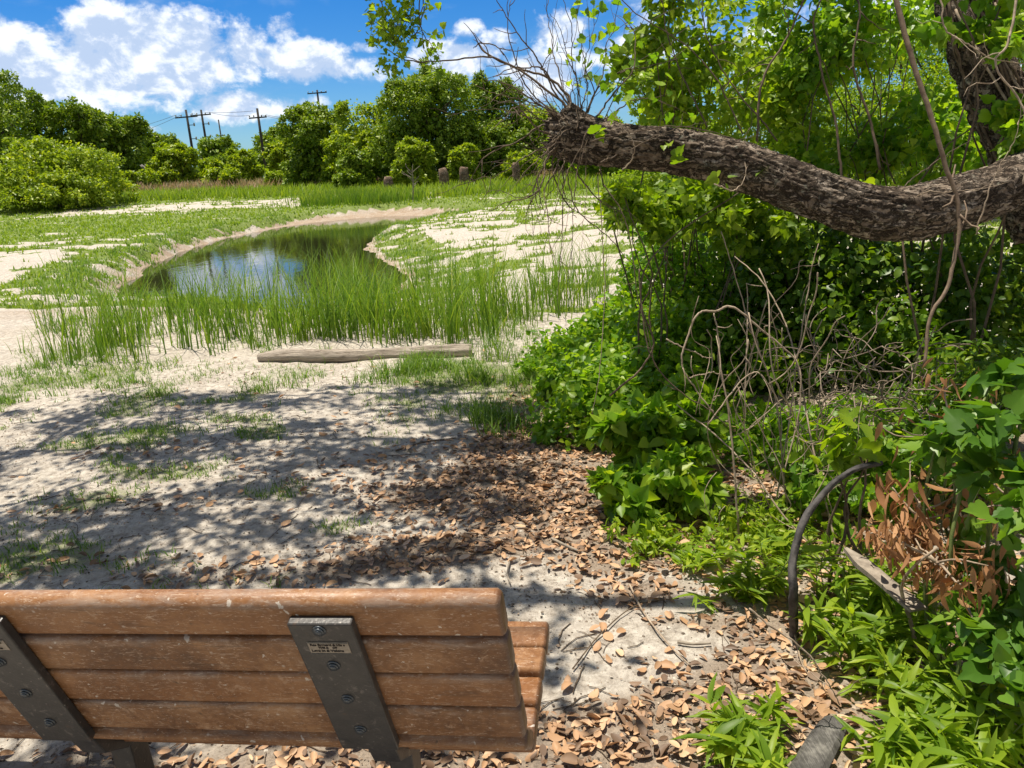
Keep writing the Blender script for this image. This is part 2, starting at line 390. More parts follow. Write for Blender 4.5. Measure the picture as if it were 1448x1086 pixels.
# masks as patches of ground: (px,py, half-width m, half-depth m, strength)
def patchset(L): return [(*flat(px, py)[:2], rx, ry, w) for px, py, rx, ry, w in L]
NEG = None
def litf(x, y, fr=2.): return np.clip(field(LP, x, y, .3, 50, fr)-1.25*field(NEGP, x, y, .3, 57, 2.5), 0, 1)
def field(ps, x, y, wob=.35, s=30, fr=1.6):
    r = np.zeros(np.shape(x)); n = fbm(x*fr, y*fr, s=s, o=5)-.5
    for cx, cy, rx, ry, w in ps:
        d = np.sqrt(((x-cx)/rx)**2+((y-cy)/ry)**2); r = np.maximum(r, w*np.clip(1.5-d+n*wob*6, 0, 1))
    return r
GP_NEAR = patchset([(235, 612, .28, .16, 1), (130, 712, .22, .10, 1), (60, 705, .3, .09, .7), (180, 700, .2, .1, .9), (30, 790, .28, .16, 1), (120, 800, .25, .08, .8),
    (185, 565, .3, .12, .8), (40, 590, .2, .12, .7), (25, 545, .9, .22, .9), (130, 530, .8, .2, .8), (480, 742, .10, .07, .8), (650, 570, .25, .25, .7), (350, 525, 1.0, .15, .6), (20, 625, .12, .1, .4),
    (345, 608, .08, .06, .6), (420, 530, .3, .12, .7), (60, 510, .6, .3, .6), (680, 530, .7, .5, 1), (740, 560, .5, .4, .9), (600, 520, .5, .3, .8), (215, 640, .2, .12, .5), (260, 660, .2, .1, .5), (210, 650, .3, .1, .35)])
LP = patchset([(760, 640, .45, .5, 1), (800, 720, .42, .4, 1), (700, 700, .5, .25, .75), (640, 770, .6, .2, .9), (560, 795, .5, .12, .8), (400, 800, .4, .06, .35), (300, 815, .3, .06, .4), (720, 760, .5, .2, .95), (860, 790, .3, .15, .9),
    (560, 650, .5, .3, .25), (900, 830, .3, .1, .8), (1000, 870, .3, .1, .8), (1080, 880, .25, .15, .9), (1120, 960, .25, .2, 1), (960, 1020, .35, .1, 1), (850, 1040, .35, .12, 1), (1050, 1010, .3, .15, 1), (700, 1080, .6, .12, .9), (500, 1075, .6, .1, .7), (200, 1080, .8, .12, .6),
    (1250, 900, .5, .5, .8), (1350, 1000, .5, .4, .8), (1000, 720, .5, .6, .7), (1150, 720, .8, .8, .7), (150, 720, .5, .12, .22), (180, 640, .4, .15, .2), (100, 800, .5, .1, .2), (830, 560, .4, .6, .7), (940, 930, .3, .05, .25), (1000, 900, .25, .1, .5)])
WEED = patchset([(720, 535, .55, .55, 1), (760, 570, .4, .5, .9), (680, 510, .4, .3, .9), (620, 515, .3, .2, .6)])
def moss(x, y): return ss(fbm(x*2.6, y*3.4, s=131, o=4), .585, .70)*ss(-x, .3, 1.4)*ss(y, 2.4, 2.9)*(1-ss(y, 5.6, 6.2))*.9
def grassfar(x, y):
    """grass cover of the open ground beyond the log"""
    sd = sdpoly(x, y, POND)
    n = fbm(x*.45, y*.8, s=40, o=5); n2 = fbm(x*1.6, y*2.2, s=44, o=5)
    u = x/np.maximum(y, .1)
    left = ss(-u, .05, .25)
    g = np.zeros(np.shape(x))
    # left bank: sand near the pond, then turf with sand scrapes
    turf = ss(y, 15.0, 27.0)
    gl = np.where(n*.55+n2*.45 > .60-.27*turf, 1., 0)*ss(y, 7.5, 9)
    # peninsula on the right
    right = (u > -.16) & (y > 8) & (y < 34)
    gr = np.where(n*.35+n2*.65 > .545-.10*ss(u, .10, .2)-.05*ss(y, 24, 32), 1., 0)
    g = np.where(right, gr, gl)
    # far: turf with a pale stony band
    fg = np.where(n*.5+n2*.5 > .36, 1., 0)
    bandc = 40+0*x
    band = (np.abs(y-43-(x+12)*.15) < 3.2) & (x < -3) & (x > -24) & (n2 > .42)
    g = np.where(y > 33+3*(n-.5), np.where(band, 0, fg), g)
    g = np.where((sd > 0) & (sd < 1.5) & (n2 > .44) & (y > 9), 1., g)       # fringe on top of the bank
    g = np.where(sd < .12+.4*(n2-.4), 0, g)
    g = g*(1-ss(8.2-y, 0, 1.0)*0.75)
    return np.where(y > 6.2, g, 0)
NEGP = patchset([(830, 880, .2, .10, 1), (930, 905, .2, .09, 1), (790, 940, .10, .14, 1), (860, 960, .16, .04, .8), (960, 860, .14, .05, .7), (740, 820, .1, .06, .8)])
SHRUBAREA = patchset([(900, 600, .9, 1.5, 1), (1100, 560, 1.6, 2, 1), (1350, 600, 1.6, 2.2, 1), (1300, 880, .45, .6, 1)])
# ------------------------------------------------------------------ ground mesh
def ground_rows():
    ys = [-60, -25, -12, -6, -3, -1, 0, .6, 1.0]
    y = 1.2
    while y < 9: ys.append(y); y += .016+.0045*y
    while y < 70: ys.append(y); y += .02+.0075*y
    while y < 5000: ys.append(y); y *= 1.12
    return np.array(ys)
ys = ground_rows(); NX = 620
tt = np.linspace(-1, 1, NX); shp = tt*.72+.28*tt**5
Wd = 5.0+np.maximum(ys, 0)*1.05+np.where(ys < 0, 25, 0)
X = shp[None]*Wd[:, None]; Y = np.repeat(ys[:, None], NX, 1)
Z = height(X, Y)
x, y = X.ravel(), Y.ravel()
grass = np.maximum(np.maximum(field(GP_NEAR, x, y, .62, 30, 2.8)*.55, moss(x, y)*.55)*(y < 8), grassfar(x, y))
litter = litf(x, y)
sdp = sdpoly(x, y, POND)
mud = ss(-sdp+(fbm(x*2.3, y*2.3, s=91)-.5)*1.2, -.45, .05)*(y > 7) + .75*ss(fbm(x*.9, y*1.4, s=93), .42, .6)*(y > 5.9)*(y < 9.5)*(x < .8)*ss(-sdp, -4, -1)
shrub_floor = field(SHRUBAREA, x, y, .1)*.9  # ground under the shrubs takes the leaf litter colour
attr = np.stack([np.clip(grass, 0, 1), np.clip(np.maximum(litter, shrub_floor), 0, 1), np.clip(mud, 0, 1)], 1)
i = np.arange(len(ys)-1)[:, None]*NX; j = np.arange(NX-1)[None]
Q = np.stack([i+j, i+j+1, i+NX+j+1, i+NX+j], -1).reshape(-1, 4)
m, b = mat('sandy ground'); t = b.n('ShaderNodeTexCoord'); P = t.outputs['Object']
at_ = b.n('ShaderNodeAttribute', attribute_name='mask'); sx = b.n('ShaderNodeSeparateColor'); b.link(at_.outputs['Color'], sx.inputs[0])
nA = b.noise(P, 2.2, 7, .62); nB = b.noise(P, 22, 7, .7, .3); nC = b.noise(P, 110, 5, .7)
col = b.ramp(nB, [(.3, (.24, .205, .165)), (.46, (.46, .41, .345)), (.6, (.62, .57, .49))])
col = b.mix(b.math('MULTIPLY', b.maprange(nA, .42, .7), .55), col, (.42, .37, .315))
vo = b.n('ShaderNodeTexVoronoi'); vo.inputs['Scale'].default_value = 75; b.link(P, vo.inputs['Vector'])
speck = b.math('MULTIPLY', b.maprange(vo.outputs['Distance'], .18, .30, 1, 0), b.maprange(b.noise(P, 14, 4, .6, 0, (9, 0, 0)), .46, .62))
col = b.mix(b.math('MULTIPLY', speck, .7), col, (.13, .10, .08))
nD = b.noise(P, 46, 8, .75, .6, (3, 7, 2)); nE = b.noise(P, 5.5, 6, .65, .4, (13, 7, 2))
col = b.mix(b.math('MULTIPLY', b.maprange(nD, .50, .66), b.maprange(nE, .38, .62, .15, .75)), col, (.17, .14, .115))
col = b.mix(b.math('MULTIPLY', b.maprange(b.noise(P, 85, 4, .7, 0, (1, 1, 6)), .64, .74), .55), col, (.78, .74, .66))
col = b.mix(b.math('MULTIPLY', b.maprange(nC, .55, .72), .35), col, (.20, .17, .14))
wet = b.math('MULTIPLY', sx.outputs[2], b.maprange(b.noise(P, 3, 5, .6, 0, (1, 5, 0)), .3, .6, .55, 1.))
col = b.mix(b.math('MULTIPLY', wet, .7), col, b.ramp(nB, [(.3, (.15, .10, .06)), (.55, (.30, .195, .11)), (.7, (.48, .38, .26))]))
gm = b.maprange(b.math('ADD', sx.outputs[0], b.math('MULTIPLY', b.math('SUBTRACT', nB, .5), .7)), .3, .75)
col = b.mix(b.math('MULTIPLY', gm, .92), col, b.ramp(nB, [(.3, (.055, .095, .018)), (.5, (.13, .19, .03)), (.68, (.24, .28, .06))]))
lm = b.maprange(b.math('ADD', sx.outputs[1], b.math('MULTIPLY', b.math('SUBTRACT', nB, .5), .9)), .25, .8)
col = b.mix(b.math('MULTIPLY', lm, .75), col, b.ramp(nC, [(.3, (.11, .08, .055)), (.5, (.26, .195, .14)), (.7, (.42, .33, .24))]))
hh = b.math('ADD', b.math('MULTIPLY', nB, 1.), b.math('MULTIPLY', nC, .45))
out(b, princ(b, col, .95, .1, bump(b, hh, .9, .02)))
GROUND = m
g = mesh('ground', np.stack([x, y, Z.ravel()], 1), [Q], m, None, True, {'mask': attr}); tag(g, kind='structure', label='sandy ground with turf and leaf litter')

# water
m, b = mat('pond water'); t = b.n('ShaderNodeTexCoord')
bn = bump(b, b.noise(b.scale(t.outputs['Object'], (1, .45, 1)), 5, 4, .55), .12, .02)
p = b.n('ShaderNodeBsdfPrincipled'); p.inputs['Base Color'].default_value = (.022, .024, .010, 1); p.inputs['Roughness'].default_value = .03; p.inputs['IOR'].default_value = 1.33
b.link(bn, p.inputs['Normal']); out(b, p.outputs[0])
x0, y0 = POND.min(0)-1.2; x1, y1 = POND.max(0)+1.2
w = mesh('pond_water', [(x0, y0, WZ), (x1, y0, WZ), (x1, y1, WZ), (x0, y1, WZ)], [[(0, 1, 2, 3)]], m); tag(w, 'still dark pond water', kind='structure')

# ------------------------------------------------------------------ scattered ground cover
def sample(fn, n, xr, yr, persp=True):
    """random ground points, density ~ fn, thinning with distance"""
    if persp:
        y = yr[0]*(yr[1]/yr[0])**RS.rand(n)
    else: y = yr[0]+(yr[1]-yr[0])*RS.rand(n)
    x = RS.uniform(-1, 1, n)*(.76*y+1.2) if xr is None else RS.uniform(xr[0], xr[1], n)
    k = RS.rand(n) < fn(x, y); return x[k], y[k]
def blades(x, y, z, h, w, lean=.35, name='grass', m=None, parent=None, segs=3, label=None, kind='stuff', origin=None, build=True):
    n = len(x); a = RS.uniform(0, 2*PI, n); h = np.broadcast_to(h, (n,)); w = np.broadcast_to(w, (n,))
    d = np.stack([np.cos(a), np.sin(a), np.zeros(n)], 1); sd = np.stack([-np.sin(a+RS.uniform(-.8, .8, n)), np.cos(a), np.zeros(n)], 1)
    L = lean*(.3+RS.rand(n))
    rows = []
    for k in range(segs+1):
        t = k/segs; c = np.stack([x, y, z], 1)+d*(L*h*t*t)[:, None]; c[:, 2] += h*t*(1-.25*L*t)
        ww = w*(1-t**1.6)*.5+.0004
        rows += [c-sd*ww[:, None], c+sd*ww[:, None]]
    V = np.stack(rows, 1).reshape(-1, 3); o = (np.arange(n)*2*(segs+1))[:, None, None]
    q = np.array([[2*k, 2*k+1, 2*k+3, 2*k+2] for k in range(segs)])[None]+o
    if not build: return V, [q.reshape(-1, 4)]
    if origin is not None: V = V-origin
    ob = mesh(name, V, [q.reshape(-1, 4)], m, parent); 
    if kind: ob['kind'] = kind
    if label: ob['label'] = label
    return ob
def tufted(x, y, per, spread):
    x = np.repeat(x, per)+RS.normal(size=len(x)*per)*np.repeat(spread*np.ones(len(x)), per); y = np.repeat(y, per)+RS.normal(size=len(y)*per)*np.repeat(spread*np.ones(len(y)), per)
    return x, y
# near grass patches
x, y = sample(lambda x, y: np.maximum(field(GP_NEAR, x, y, .62, 30, 2.8)**1.5*.8, moss(x, y)), 48000, (-6, 2.2), (1.9, 8), False)
x, y = tufted(x, y, 3, .012); hb = RS.uniform(.015, .06, len(x))
blades(x, y, height(x, y)-.004, hb, .0045, .9, 'short_grass', G_GRASS, label='short green grass in patches on the sand near the bench', segs=2)
x, y = sample(lambda x, y: ss(fbm(x*1.3, y*1.3, s=77), .46, .62)*.5, 5000, (-5, 1.6), (5.4, 8.6), False)
x, y = tufted(x, y, 9, .03); hb = RS.uniform(.03, .13, len(x)); blades(x, y, height(x, y)-.01, hb, .006, .8, 'sparse_grass', G_GRASS, label='sparse grass sprouting on the sand at the foot of the reeds', segs=2)
# field grass
x, y = sample(lambda x, y: (grassfar(x, y) > .3)*.9, 90000, None, (6.3, 75))
x, y = tufted(x, y, 2, .02*y.repeat(1)*.1+.01)
hb = RS.uniform(.03, .09, len(x))*(1+.03*y); 
blades(x, y, height(x, y)-.01, hb, .006+.0016*y, .8, 'field_grass', G_FIELD, label='bright turf spread over the open ground round the pond', segs=2)
# taller grass band below the far trees
def tallband(x, y): 
    u = x/y; return ((y > 38+5*fbm(x*.3, y*.3, s=70)) & (y < 56) & (u > -.26)) * (u < .34)*.9 + ((y > 47) & (y < 57) & (u <= -.26))*.6 
x, y = sample(lambda x, y: (sdpoly(x, y, POND) > .05)*(sdpoly(x, y, POND) < 1.0)*ss(fbm(x*.9, y*.9, s=97), .32, .5), 42000, (-16, 6), (7.5, 34), False)
x, y = tufted(x, y, 3, .05); hb = RS.uniform(.05, .2, len(x)); blades(x, y, height(x, y)-.01, hb, .02, .8, 'bank_grass', G_GRASS, label='rough grass along the lip of the pond bank', segs=2)
x, y = sample(tallband, 60000, (-45, 25), (36, 60), False)
hb = RS.uniform(.3, .75, len(x)); blades(x, y, height(x, y)-.05, hb, .09, .5, 'tall_grass', G_FIELD, label='taller bright grass below the far trees', segs=2)
# dry weeds
x, y = sample(lambda x, y: ss(fbm(x*.3, y*.3, s=80), .42, .58), 34000, (-48, -6), (57, 72), False)
hb = RS.uniform(.25, 1.0, len(x))*(.45+1.2*fbm(x*.8, y*.8, s=81)); blades(x, y, height(x, y)-.05, hb, .12, .4, 'dry_weeds', G_HAY, label='pinkish dry weeds in front of the far tree line', segs=2)
x, y = sample(lambda x, y: .7+0*x, 4000, (2.0, 7.5), (50, 53), False)
hb = RS.uniform(.3, .9, len(x)); blades(x, y, height(x, y)-.05, hb, .1, .5, 'dry_brush', G_HAY, label='pale dry brush beside the stumps', segs=2)

# leaf litter
def lit_pts(n, p=1.): 
    x, y = sample(lambda x, y: litf(x, y)**p*.95+.006, n, (-3.2, 3.6), (1.45, 6.6), False); return x, y
x, y = lit_pts(82000)
n = len(x); z = height(x, y)+RS.uniform(.003, .016, n)
N = np.array([0, 0, 1.])+RS.normal(size=(n, 3))*.34; a = RS.uniform(0, 2*PI, n); D = np.stack([np.cos(a), np.sin(a), RS.normal(size=n)*.2], 1)
R = frames(D, N); A = Acc(); Pp = np.stack([x, y, z], 1); k = RS.randint(0, 4, n); S = .016+.038*RS.rand(n)**1.5
tp = [T_litter(.16), T_litter(-.12), T_litter(.05), T_litter(.3)]
for q in range(4):
    A.add(*scatter(tp[q], Pp[k == q], R[k == q], S[k == q], RS.uniform(.55, 1.15, (k == q).sum())))
tag(A.build('leaf_litter', G_LITTER), 'carpet of curled brown fallen leaves', kind='stuff')
x, y = sample(lambda x, y: .12+.75*ss(fbm(x*2.2, y*2.2, s=120), .42, .62)+litf(x, y), 52000, (-4.2, 3.4), (1.5, 6.0), False)
n = len(x); a = RS.uniform(0, 2*PI, n); D = np.stack([np.cos(a), np.sin(a), RS.normal(size=n)*.25], 1); V, FS = scatter(T_simple(), np.stack([x, y, height(x, y)+.003], 1), frames(D, np.array([0, 0, 1.])+RS.normal(size=(n, 3))*.5), RS.uniform(.004, .016, n), RS.uniform(.5, 1.6, n))
m, b = mat('leaf crumbs'); g_ = b.n('ShaderNodeNewGeometry'); out(b, princ(b, b.ramp(g_.outputs['Random Per Island'], [(0, (.05, .04, .03)), (.5, (.17, .125, .09)), (.8, (.34, .24, .16)), (1, (.5, .42, .33))]), .85, .15))
tag(mesh('leaf_crumbs', V, FS, m), 'crumbled bits of old leaves over the sand', kind='stuff')
# single fallen leaves that lie apart on the bare sand
protos = []
for q in range(4):
    V, FS = tp[q]; o = mesh('fallen_leaf', V*.05-np.array([0, .025, 0]), FS, G_LITTER); protos.append(o)
spots = []
while len(spots) < 110:
    px, py = random.uniform(250, 1120), random.uniform(560, 1080)
    p = flat(px, py); f = float(field(LP, np.array([p[0]]), np.array([p[1]]), .3, 50, 2.)[0])
    if f < .35 and not (px < 770 and 815 < py) and random.random() < .25+f*2: spots.append(p)
for i, p in enumerate(spots):
    o = protos[i] if i < 4 else protos[i % 4].copy()
    if i >= 4: COL.objects.link(o)
    o.location = (p[0], p[1], gh(p[0], p[1])+.012); o.rotation_euler = (random.uniform(-.4, .4), random.uniform(-.4, .4), random.uniform(0, 6.3))
    s = random.uniform(.7, 1.15); o.scale = (s, s, s)
    tag(o, 'brown curled leaf lying apart on the pale sand', 'leaf', 'fallen leaves lying apart on the bare sand')
# twig litter and grit
A = Acc()
for i in range(420):
    px, py = random.uniform(0, 1250), random.uniform(540, 1085); p = flat(px, py)
    L = random.uniform(.03, .16); a = random.uniform(0, PI); q = p+np.array([math.cos(a), math.sin(a), 0])*L
    P_ = wander(p, q, 5, .12); P_[:, 2] = height(P_[:, 0], P_[:, 1])+.004; A.add(*tube(P_, random.uniform(.0008, .0022), 4))
tag(A.build('twig_litter', TWIG), 'thin broken twigs strewn over the sand', kind='stuff')
n = 9000; x, y = RS.uniform(-4, 3, n), 1.4+5.2*RS.rand(n)**1.3
ico = np.array([[0, 0, .6], [.9, 0, 0], [.2, .8, 0], [-.8, .4, 0], [-.6, -.6, 0], [.3, -.8, 0]]); fi = [np.array([[0, 1, 2], [0, 2, 3], [0, 3, 4], [0, 4, 5], [0, 5, 1]])]
a = RS.uniform(0, 2*PI, n); D = np.stack([np.cos(a), np.sin(a), 0*a], 1); R = frames(D, np.array([[0, 0, 1.]]).repeat(n, 0))
V, FS = scatter((ico, fi), np.stack([x, y, height(x, y)], 1), R, RS.uniform(.002, .009, n)**1.0)
m, b = mat('grit'); g_ = b.n('ShaderNodeNewGeometry'); out(b, princ(b, b.ramp(g_.outputs['Random Per Island'], [(0, (.10, .08, .06)), (.5, (.30, .25, .2)), (1, (.62, .58, .5))]), .9, .1))
tag(mesh('grit', V, FS, m, smooth=False), 'grit and crumbs on the sand', kind='stuff')

# ------------------------------------------------------------------ reeds
def reed_bed(x, y, per, hh, name, parent=None, spread=.06, **k):
    n = len(x); h0 = np.repeat(hh, per)*RS.uniform(.5, 1.05, n*per)
    X_, Y_ = tufted(x, y, per, spread); return blades(X_, Y_, height(X_, Y_)-.02, h0, RS.uniform(.007, .014, n*per), .5, name, G_REED, parent, 4, **k)
pts = []
for (xa, xb, ya, yb, nn_) in [(150, 300, 440, 495, 34), (290, 400, 435, 485, 34), (400, 520, 430, 482, 58), (500, 700, 428, 478, 70), (430, 560, 390, 440, 36), (690, 850, 405, 455, 46), (560, 700, 388, 440, 24), (300, 430, 400, 430, 10), (440, 760, 470, 490, 30), (60, 200, 455, 515, 20)]:
    for _ in range(nn_):
        p = G(random.uniform(xa, xb), random.uniform(ya, yb)); pts.append((p[0], p[1], random.choice([.35, .5, .65, .8, .95])*random.uniform(.9, 1.08)*(1 if yb != 486 else .35)*(.8 if xb == 300 else 1)))
pts = np.array(pts); reed_bed(pts[:, 0], pts[:, 1], 12, pts[:, 2]*1.1, 'reed_bed', kind='stuff', label='dense stand of green reeds along the near side of the pond')
pts = []
for _ in range(330):
    p = onground(random.gauss(500, 36), random.uniform(36.5, 42)); pts.append((p[0], p[1], random.uniform(.5, 1.1)))
pts = np.array(pts); X_, Y_ = tufted(pts[:, 0], pts[:, 1], 10, .3); blades(X_, Y_, height(X_, Y_)-.02, RS.uniform(.3, .8, len(X_)), .035, .3, 'far_reeds', G_REED, None, 3, kind='stuff', label='darker reeds on the far bank of the pond')
def tuft(px, py, h, n, spread, label, cat='reeds', name='reed_clump', wd=.009, m=G_REED, lean=.4, group=None, z=None):
    p = G(px, py) if z is None else flat(px, py, z); X_ = p[0]+RS.normal(size=n)*spread; Y_ = p[1]+RS.normal(size=n)*spread
    V, FS = blades(X_, Y_, height(X_, Y_)-.015, h*RS.uniform(.45, 1.05, n), wd, lean, build=False, segs=4)
    o = mesh(name, V-p, FS, m); o.location = p; return tag(o, label, cat, group)
for px, py, h, n, sp, lb in [
    (110, 508, .62, 26, .10, 'leaning reed clump at the left end of the near bank, tallest blades tilting left'),
    (145, 512, .55, 24, .08, 'second reed clump from the left, rooted in the sand beside the leaning one'),
    (160, 490, .55, 18, .07, 'reed clump just behind the two leftmost ones'),
    (202, 478, .66, 22, .08, 'reed clump standing at the left tip of the pond water'),
    (210, 500, .4, 14, .06, 'low reed clump in the sand below the left tip of the water'),
    (245, 470, .6, 18, .07, 'slim reed clump between the pond tip and the dense reed bed'),
    (305, 485, .62, 24, .07, 'reed clump on sand in front of the blue reflection'),
    (312, 500, .25, 14, .05, 'small knee-high reed clump in front of the blue reflection'),
    (360, 492, .5, 20, .06, 'reed clump just above the left end of the log'),
    (30, 500, .3, 8, .05, 'sparse wispy reeds at the far left edge of the sand'),
    (55, 508, .22, 7, .05, 'tiny sparse reeds beside the wispy ones at far left'),
    (430, 480, .6, 22, .07, 'reed clump above the middle of the log'),
    (740, 462, .55, 20, .08, 'reed clump left of the vine mound, nearest the shrubs'),
    (815, 440, .6, 22, .08, 'reed clump at the right end of the reeds, half behind hanging twigs')]:
    tuft(px, py, h, n, sp, lb)
x, y = sample(lambda x, y: field(WEED, x, y, .6, 33, 2.)*ss(fbm(x*4, y*4, s=123), .4, .6), 6500, (-1.4, 1.6), (4.2, 7.4), False)
x, y = tufted(x, y, 5, .03); hb = RS.uniform(.04, .20, len(x)); blades(x, y, height(x, y)-.01, hb, .007, .8, 'weed_grass', G_GRASS, label='loose sunlit grass and weeds between the log and the vines', segs=3)
for px, py, h, n, sp, lb in [
    (432, 535, .14, 60, .07, 'dark leafy weed tuft on sand in front of the log'), (650, 580, .16, 70, .07, 'grass tuft standing alone where sand meets leaf litter'),
    (700, 505, .32, 110, .09, 'thick dark grass tuft at the right end of the log'), (380, 500, .16, 40, .05, 'small grass tuft at the left end of the log'),
    (240, 612, .09, 160, .14, 'broad low grass tuft in the middle of the left sand'), (350, 612, .06, 40, .03, 'tiny round grass tuft right of the broad low one'),
    (480, 745, .06, 60, .04, 'small grass tuft just above the bench near the leaf litter'), (315, 590, .06, 30, .03, 'tiny bright grass tuft behind the broad low one'),
    (525, 575, .05, 30, .03, 'little grass tuft on the bare sand below the log'), (545, 582, .05, 24, .03, 'little green sprig beside another below the log'),
    (170, 575, .08, 80, .12, 'flat grass tuft at the upper left of the sand')]:
    tuft(px, py, h, n, sp, lb, 'grass tuft', 'grass_tuft', .005, G_GRASS, .8)

# ------------------------------------------------------------------ foliage builders
def leafcloud(C, Rr, n, size, T, clumps=0, shell=.55, up=.5, clr=.22, seed=None, droop=.3):
    """n leaves in an ellipsoid made of clumps; returns V, FS, clump centres"""
    C = np.asarray(C, float); Rr = np.asarray(Rr, float)*np.ones(3)
    if clumps:
        u = unit(clumps); u[:, 2] = np.where(u[:, 2] < -.5, -u[:, 2], u[:, 2]); rr = RS.uniform(shell, 1., clumps)**.8
        cc = C+u*rr[:, None]*Rr
        k = RS.randint(0, clumps, n); v = unit(n)*(RS.rand(n)**.4)[:, None]*(Rr.mean()*clr)*RS.uniform(.6, 1.3, clumps)[k][:, None]
        v[:, 2] *= .7; P = cc[k]+v; O = v/(np.linalg.norm(v, axis=1)[:, None]+1e-9)+.5*u[k]
    else:
        u = unit(n); rr = RS.uniform(shell, 1., n); P = C+u*rr[:, None]*Rr; O = u; cc = P[::max(1, n//12)]
    N = O*.7+np.array([0, 0, up])+RS.normal(size=(n, 3))*.55
    D = O*.5+RS.normal(size=(n, 3))*.7-np.array([0, 0, droop])
    R = frames(D, N); S = size*RS.uniform(.6, 1.35, n)
    V, FS = scatter(T, P, R, S); return V, FS, cc
def tree(px, D, wpx, toppy, label, m=G_FAR, n=9000, leaf=None, lobes=5, name='tree', cat='tree', group=None, low=.12, basey=None):
    base = onground(px, D); H = hgt(px, toppy, base); Wm = wpx/F*D/2
    root = empty(name, base, label, cat, group)
    leaf = leaf or .0040*D; n = int(n*1.6); A = Acc(); allc = []
    per = n//(lobes+1)
    L = [((0, 0, H*.56), (Wm*.78, Wm*.7, H*.42))]
    for i in range(lobes):
        a = 2*PI*i/lobes+random.uniform(-.4, .4); zz = random.choice([.3, .42, .62, .72]); rr = random.uniform(.35, .5)
        L.append(((math.cos(a)*Wm*.62*(1.1-.4*zz), math.sin(a)*Wm*.55, H*zz), (Wm*rr, Wm*rr, H*random.uniform(.2, .27))))
    for C, Rr in L:
        V, FS, cc = leafcloud(C, Rr, per, leaf, T_simple(), max(18, int(per/70)), .6, .6, .24); 
        V[:, 2] = np.maximum(V[:, 2], .05); A.add(V, FS); allc.append(cc)
    for i in range(4):
        rr = random.uniform(.13, .24); V, FS, cc = leafcloud((random.uniform(-.6, .6)*Wm, random.uniform(-.3, .3)*Wm, H*random.uniform(.74, .93)), (Wm*rr, Wm*rr, H*random.uniform(.08, .15)), per//5, leaf, T_simple(), 8, .3, .6, .4)
        V[:, 2] = np.minimum(V[:, 2], H*1.06); A.add(V, FS)
    for i in range(lobes+1):
        a = 2*PI*i/(lobes+1)+random.uniform(-.3, .3); rr = random.uniform(.3, .42)
        V, FS, cc = leafcloud((math.cos(a)*Wm*.66, math.sin(a)*Wm*.6, H*random.uniform(.12, .2)), (Wm*rr, Wm*rr, H*.2), per//2, leaf, T_simple(), max(12, per//140), .6, .6, .28)
        V[:, 2] = np.maximum(V[:, 2], .03); A.add(V, FS)
    # inner mass of darker leaves so the crown is not hollow
    V, FS, cc = leafcloud((0, 0, H*.5), (Wm*.75, Wm*.6, H*.42), per, leaf*1.5, T_simple(), 0, .1, .2); V[:, 2] = np.maximum(V[:, 2], .05); A.add(V, FS)
    A.build('crown', m, root)
    B = Acc(); B.add(*tube(wander((0, 0, -.2), (random.uniform(-.1, .1)*Wm, 0, H*.6), 8, .08), np.linspace(.035*H**.9, .012*H, 8), 8)); B.build('trunk', BARK2, root)
    B = Acc(); cc = np.concatenate(allc)
    for c in cc[RS.choice(len(cc), min(16, len(cc)), False)]: B.add(*tube(wander((0, 0, H*random.uniform(.15, .5)), c, 6, .12), np.linspace(.012*H, .003*H, 6), 5))
    B.build('branch', BARK2, root); return root
GT = 'trees and bushes along the far tree line'
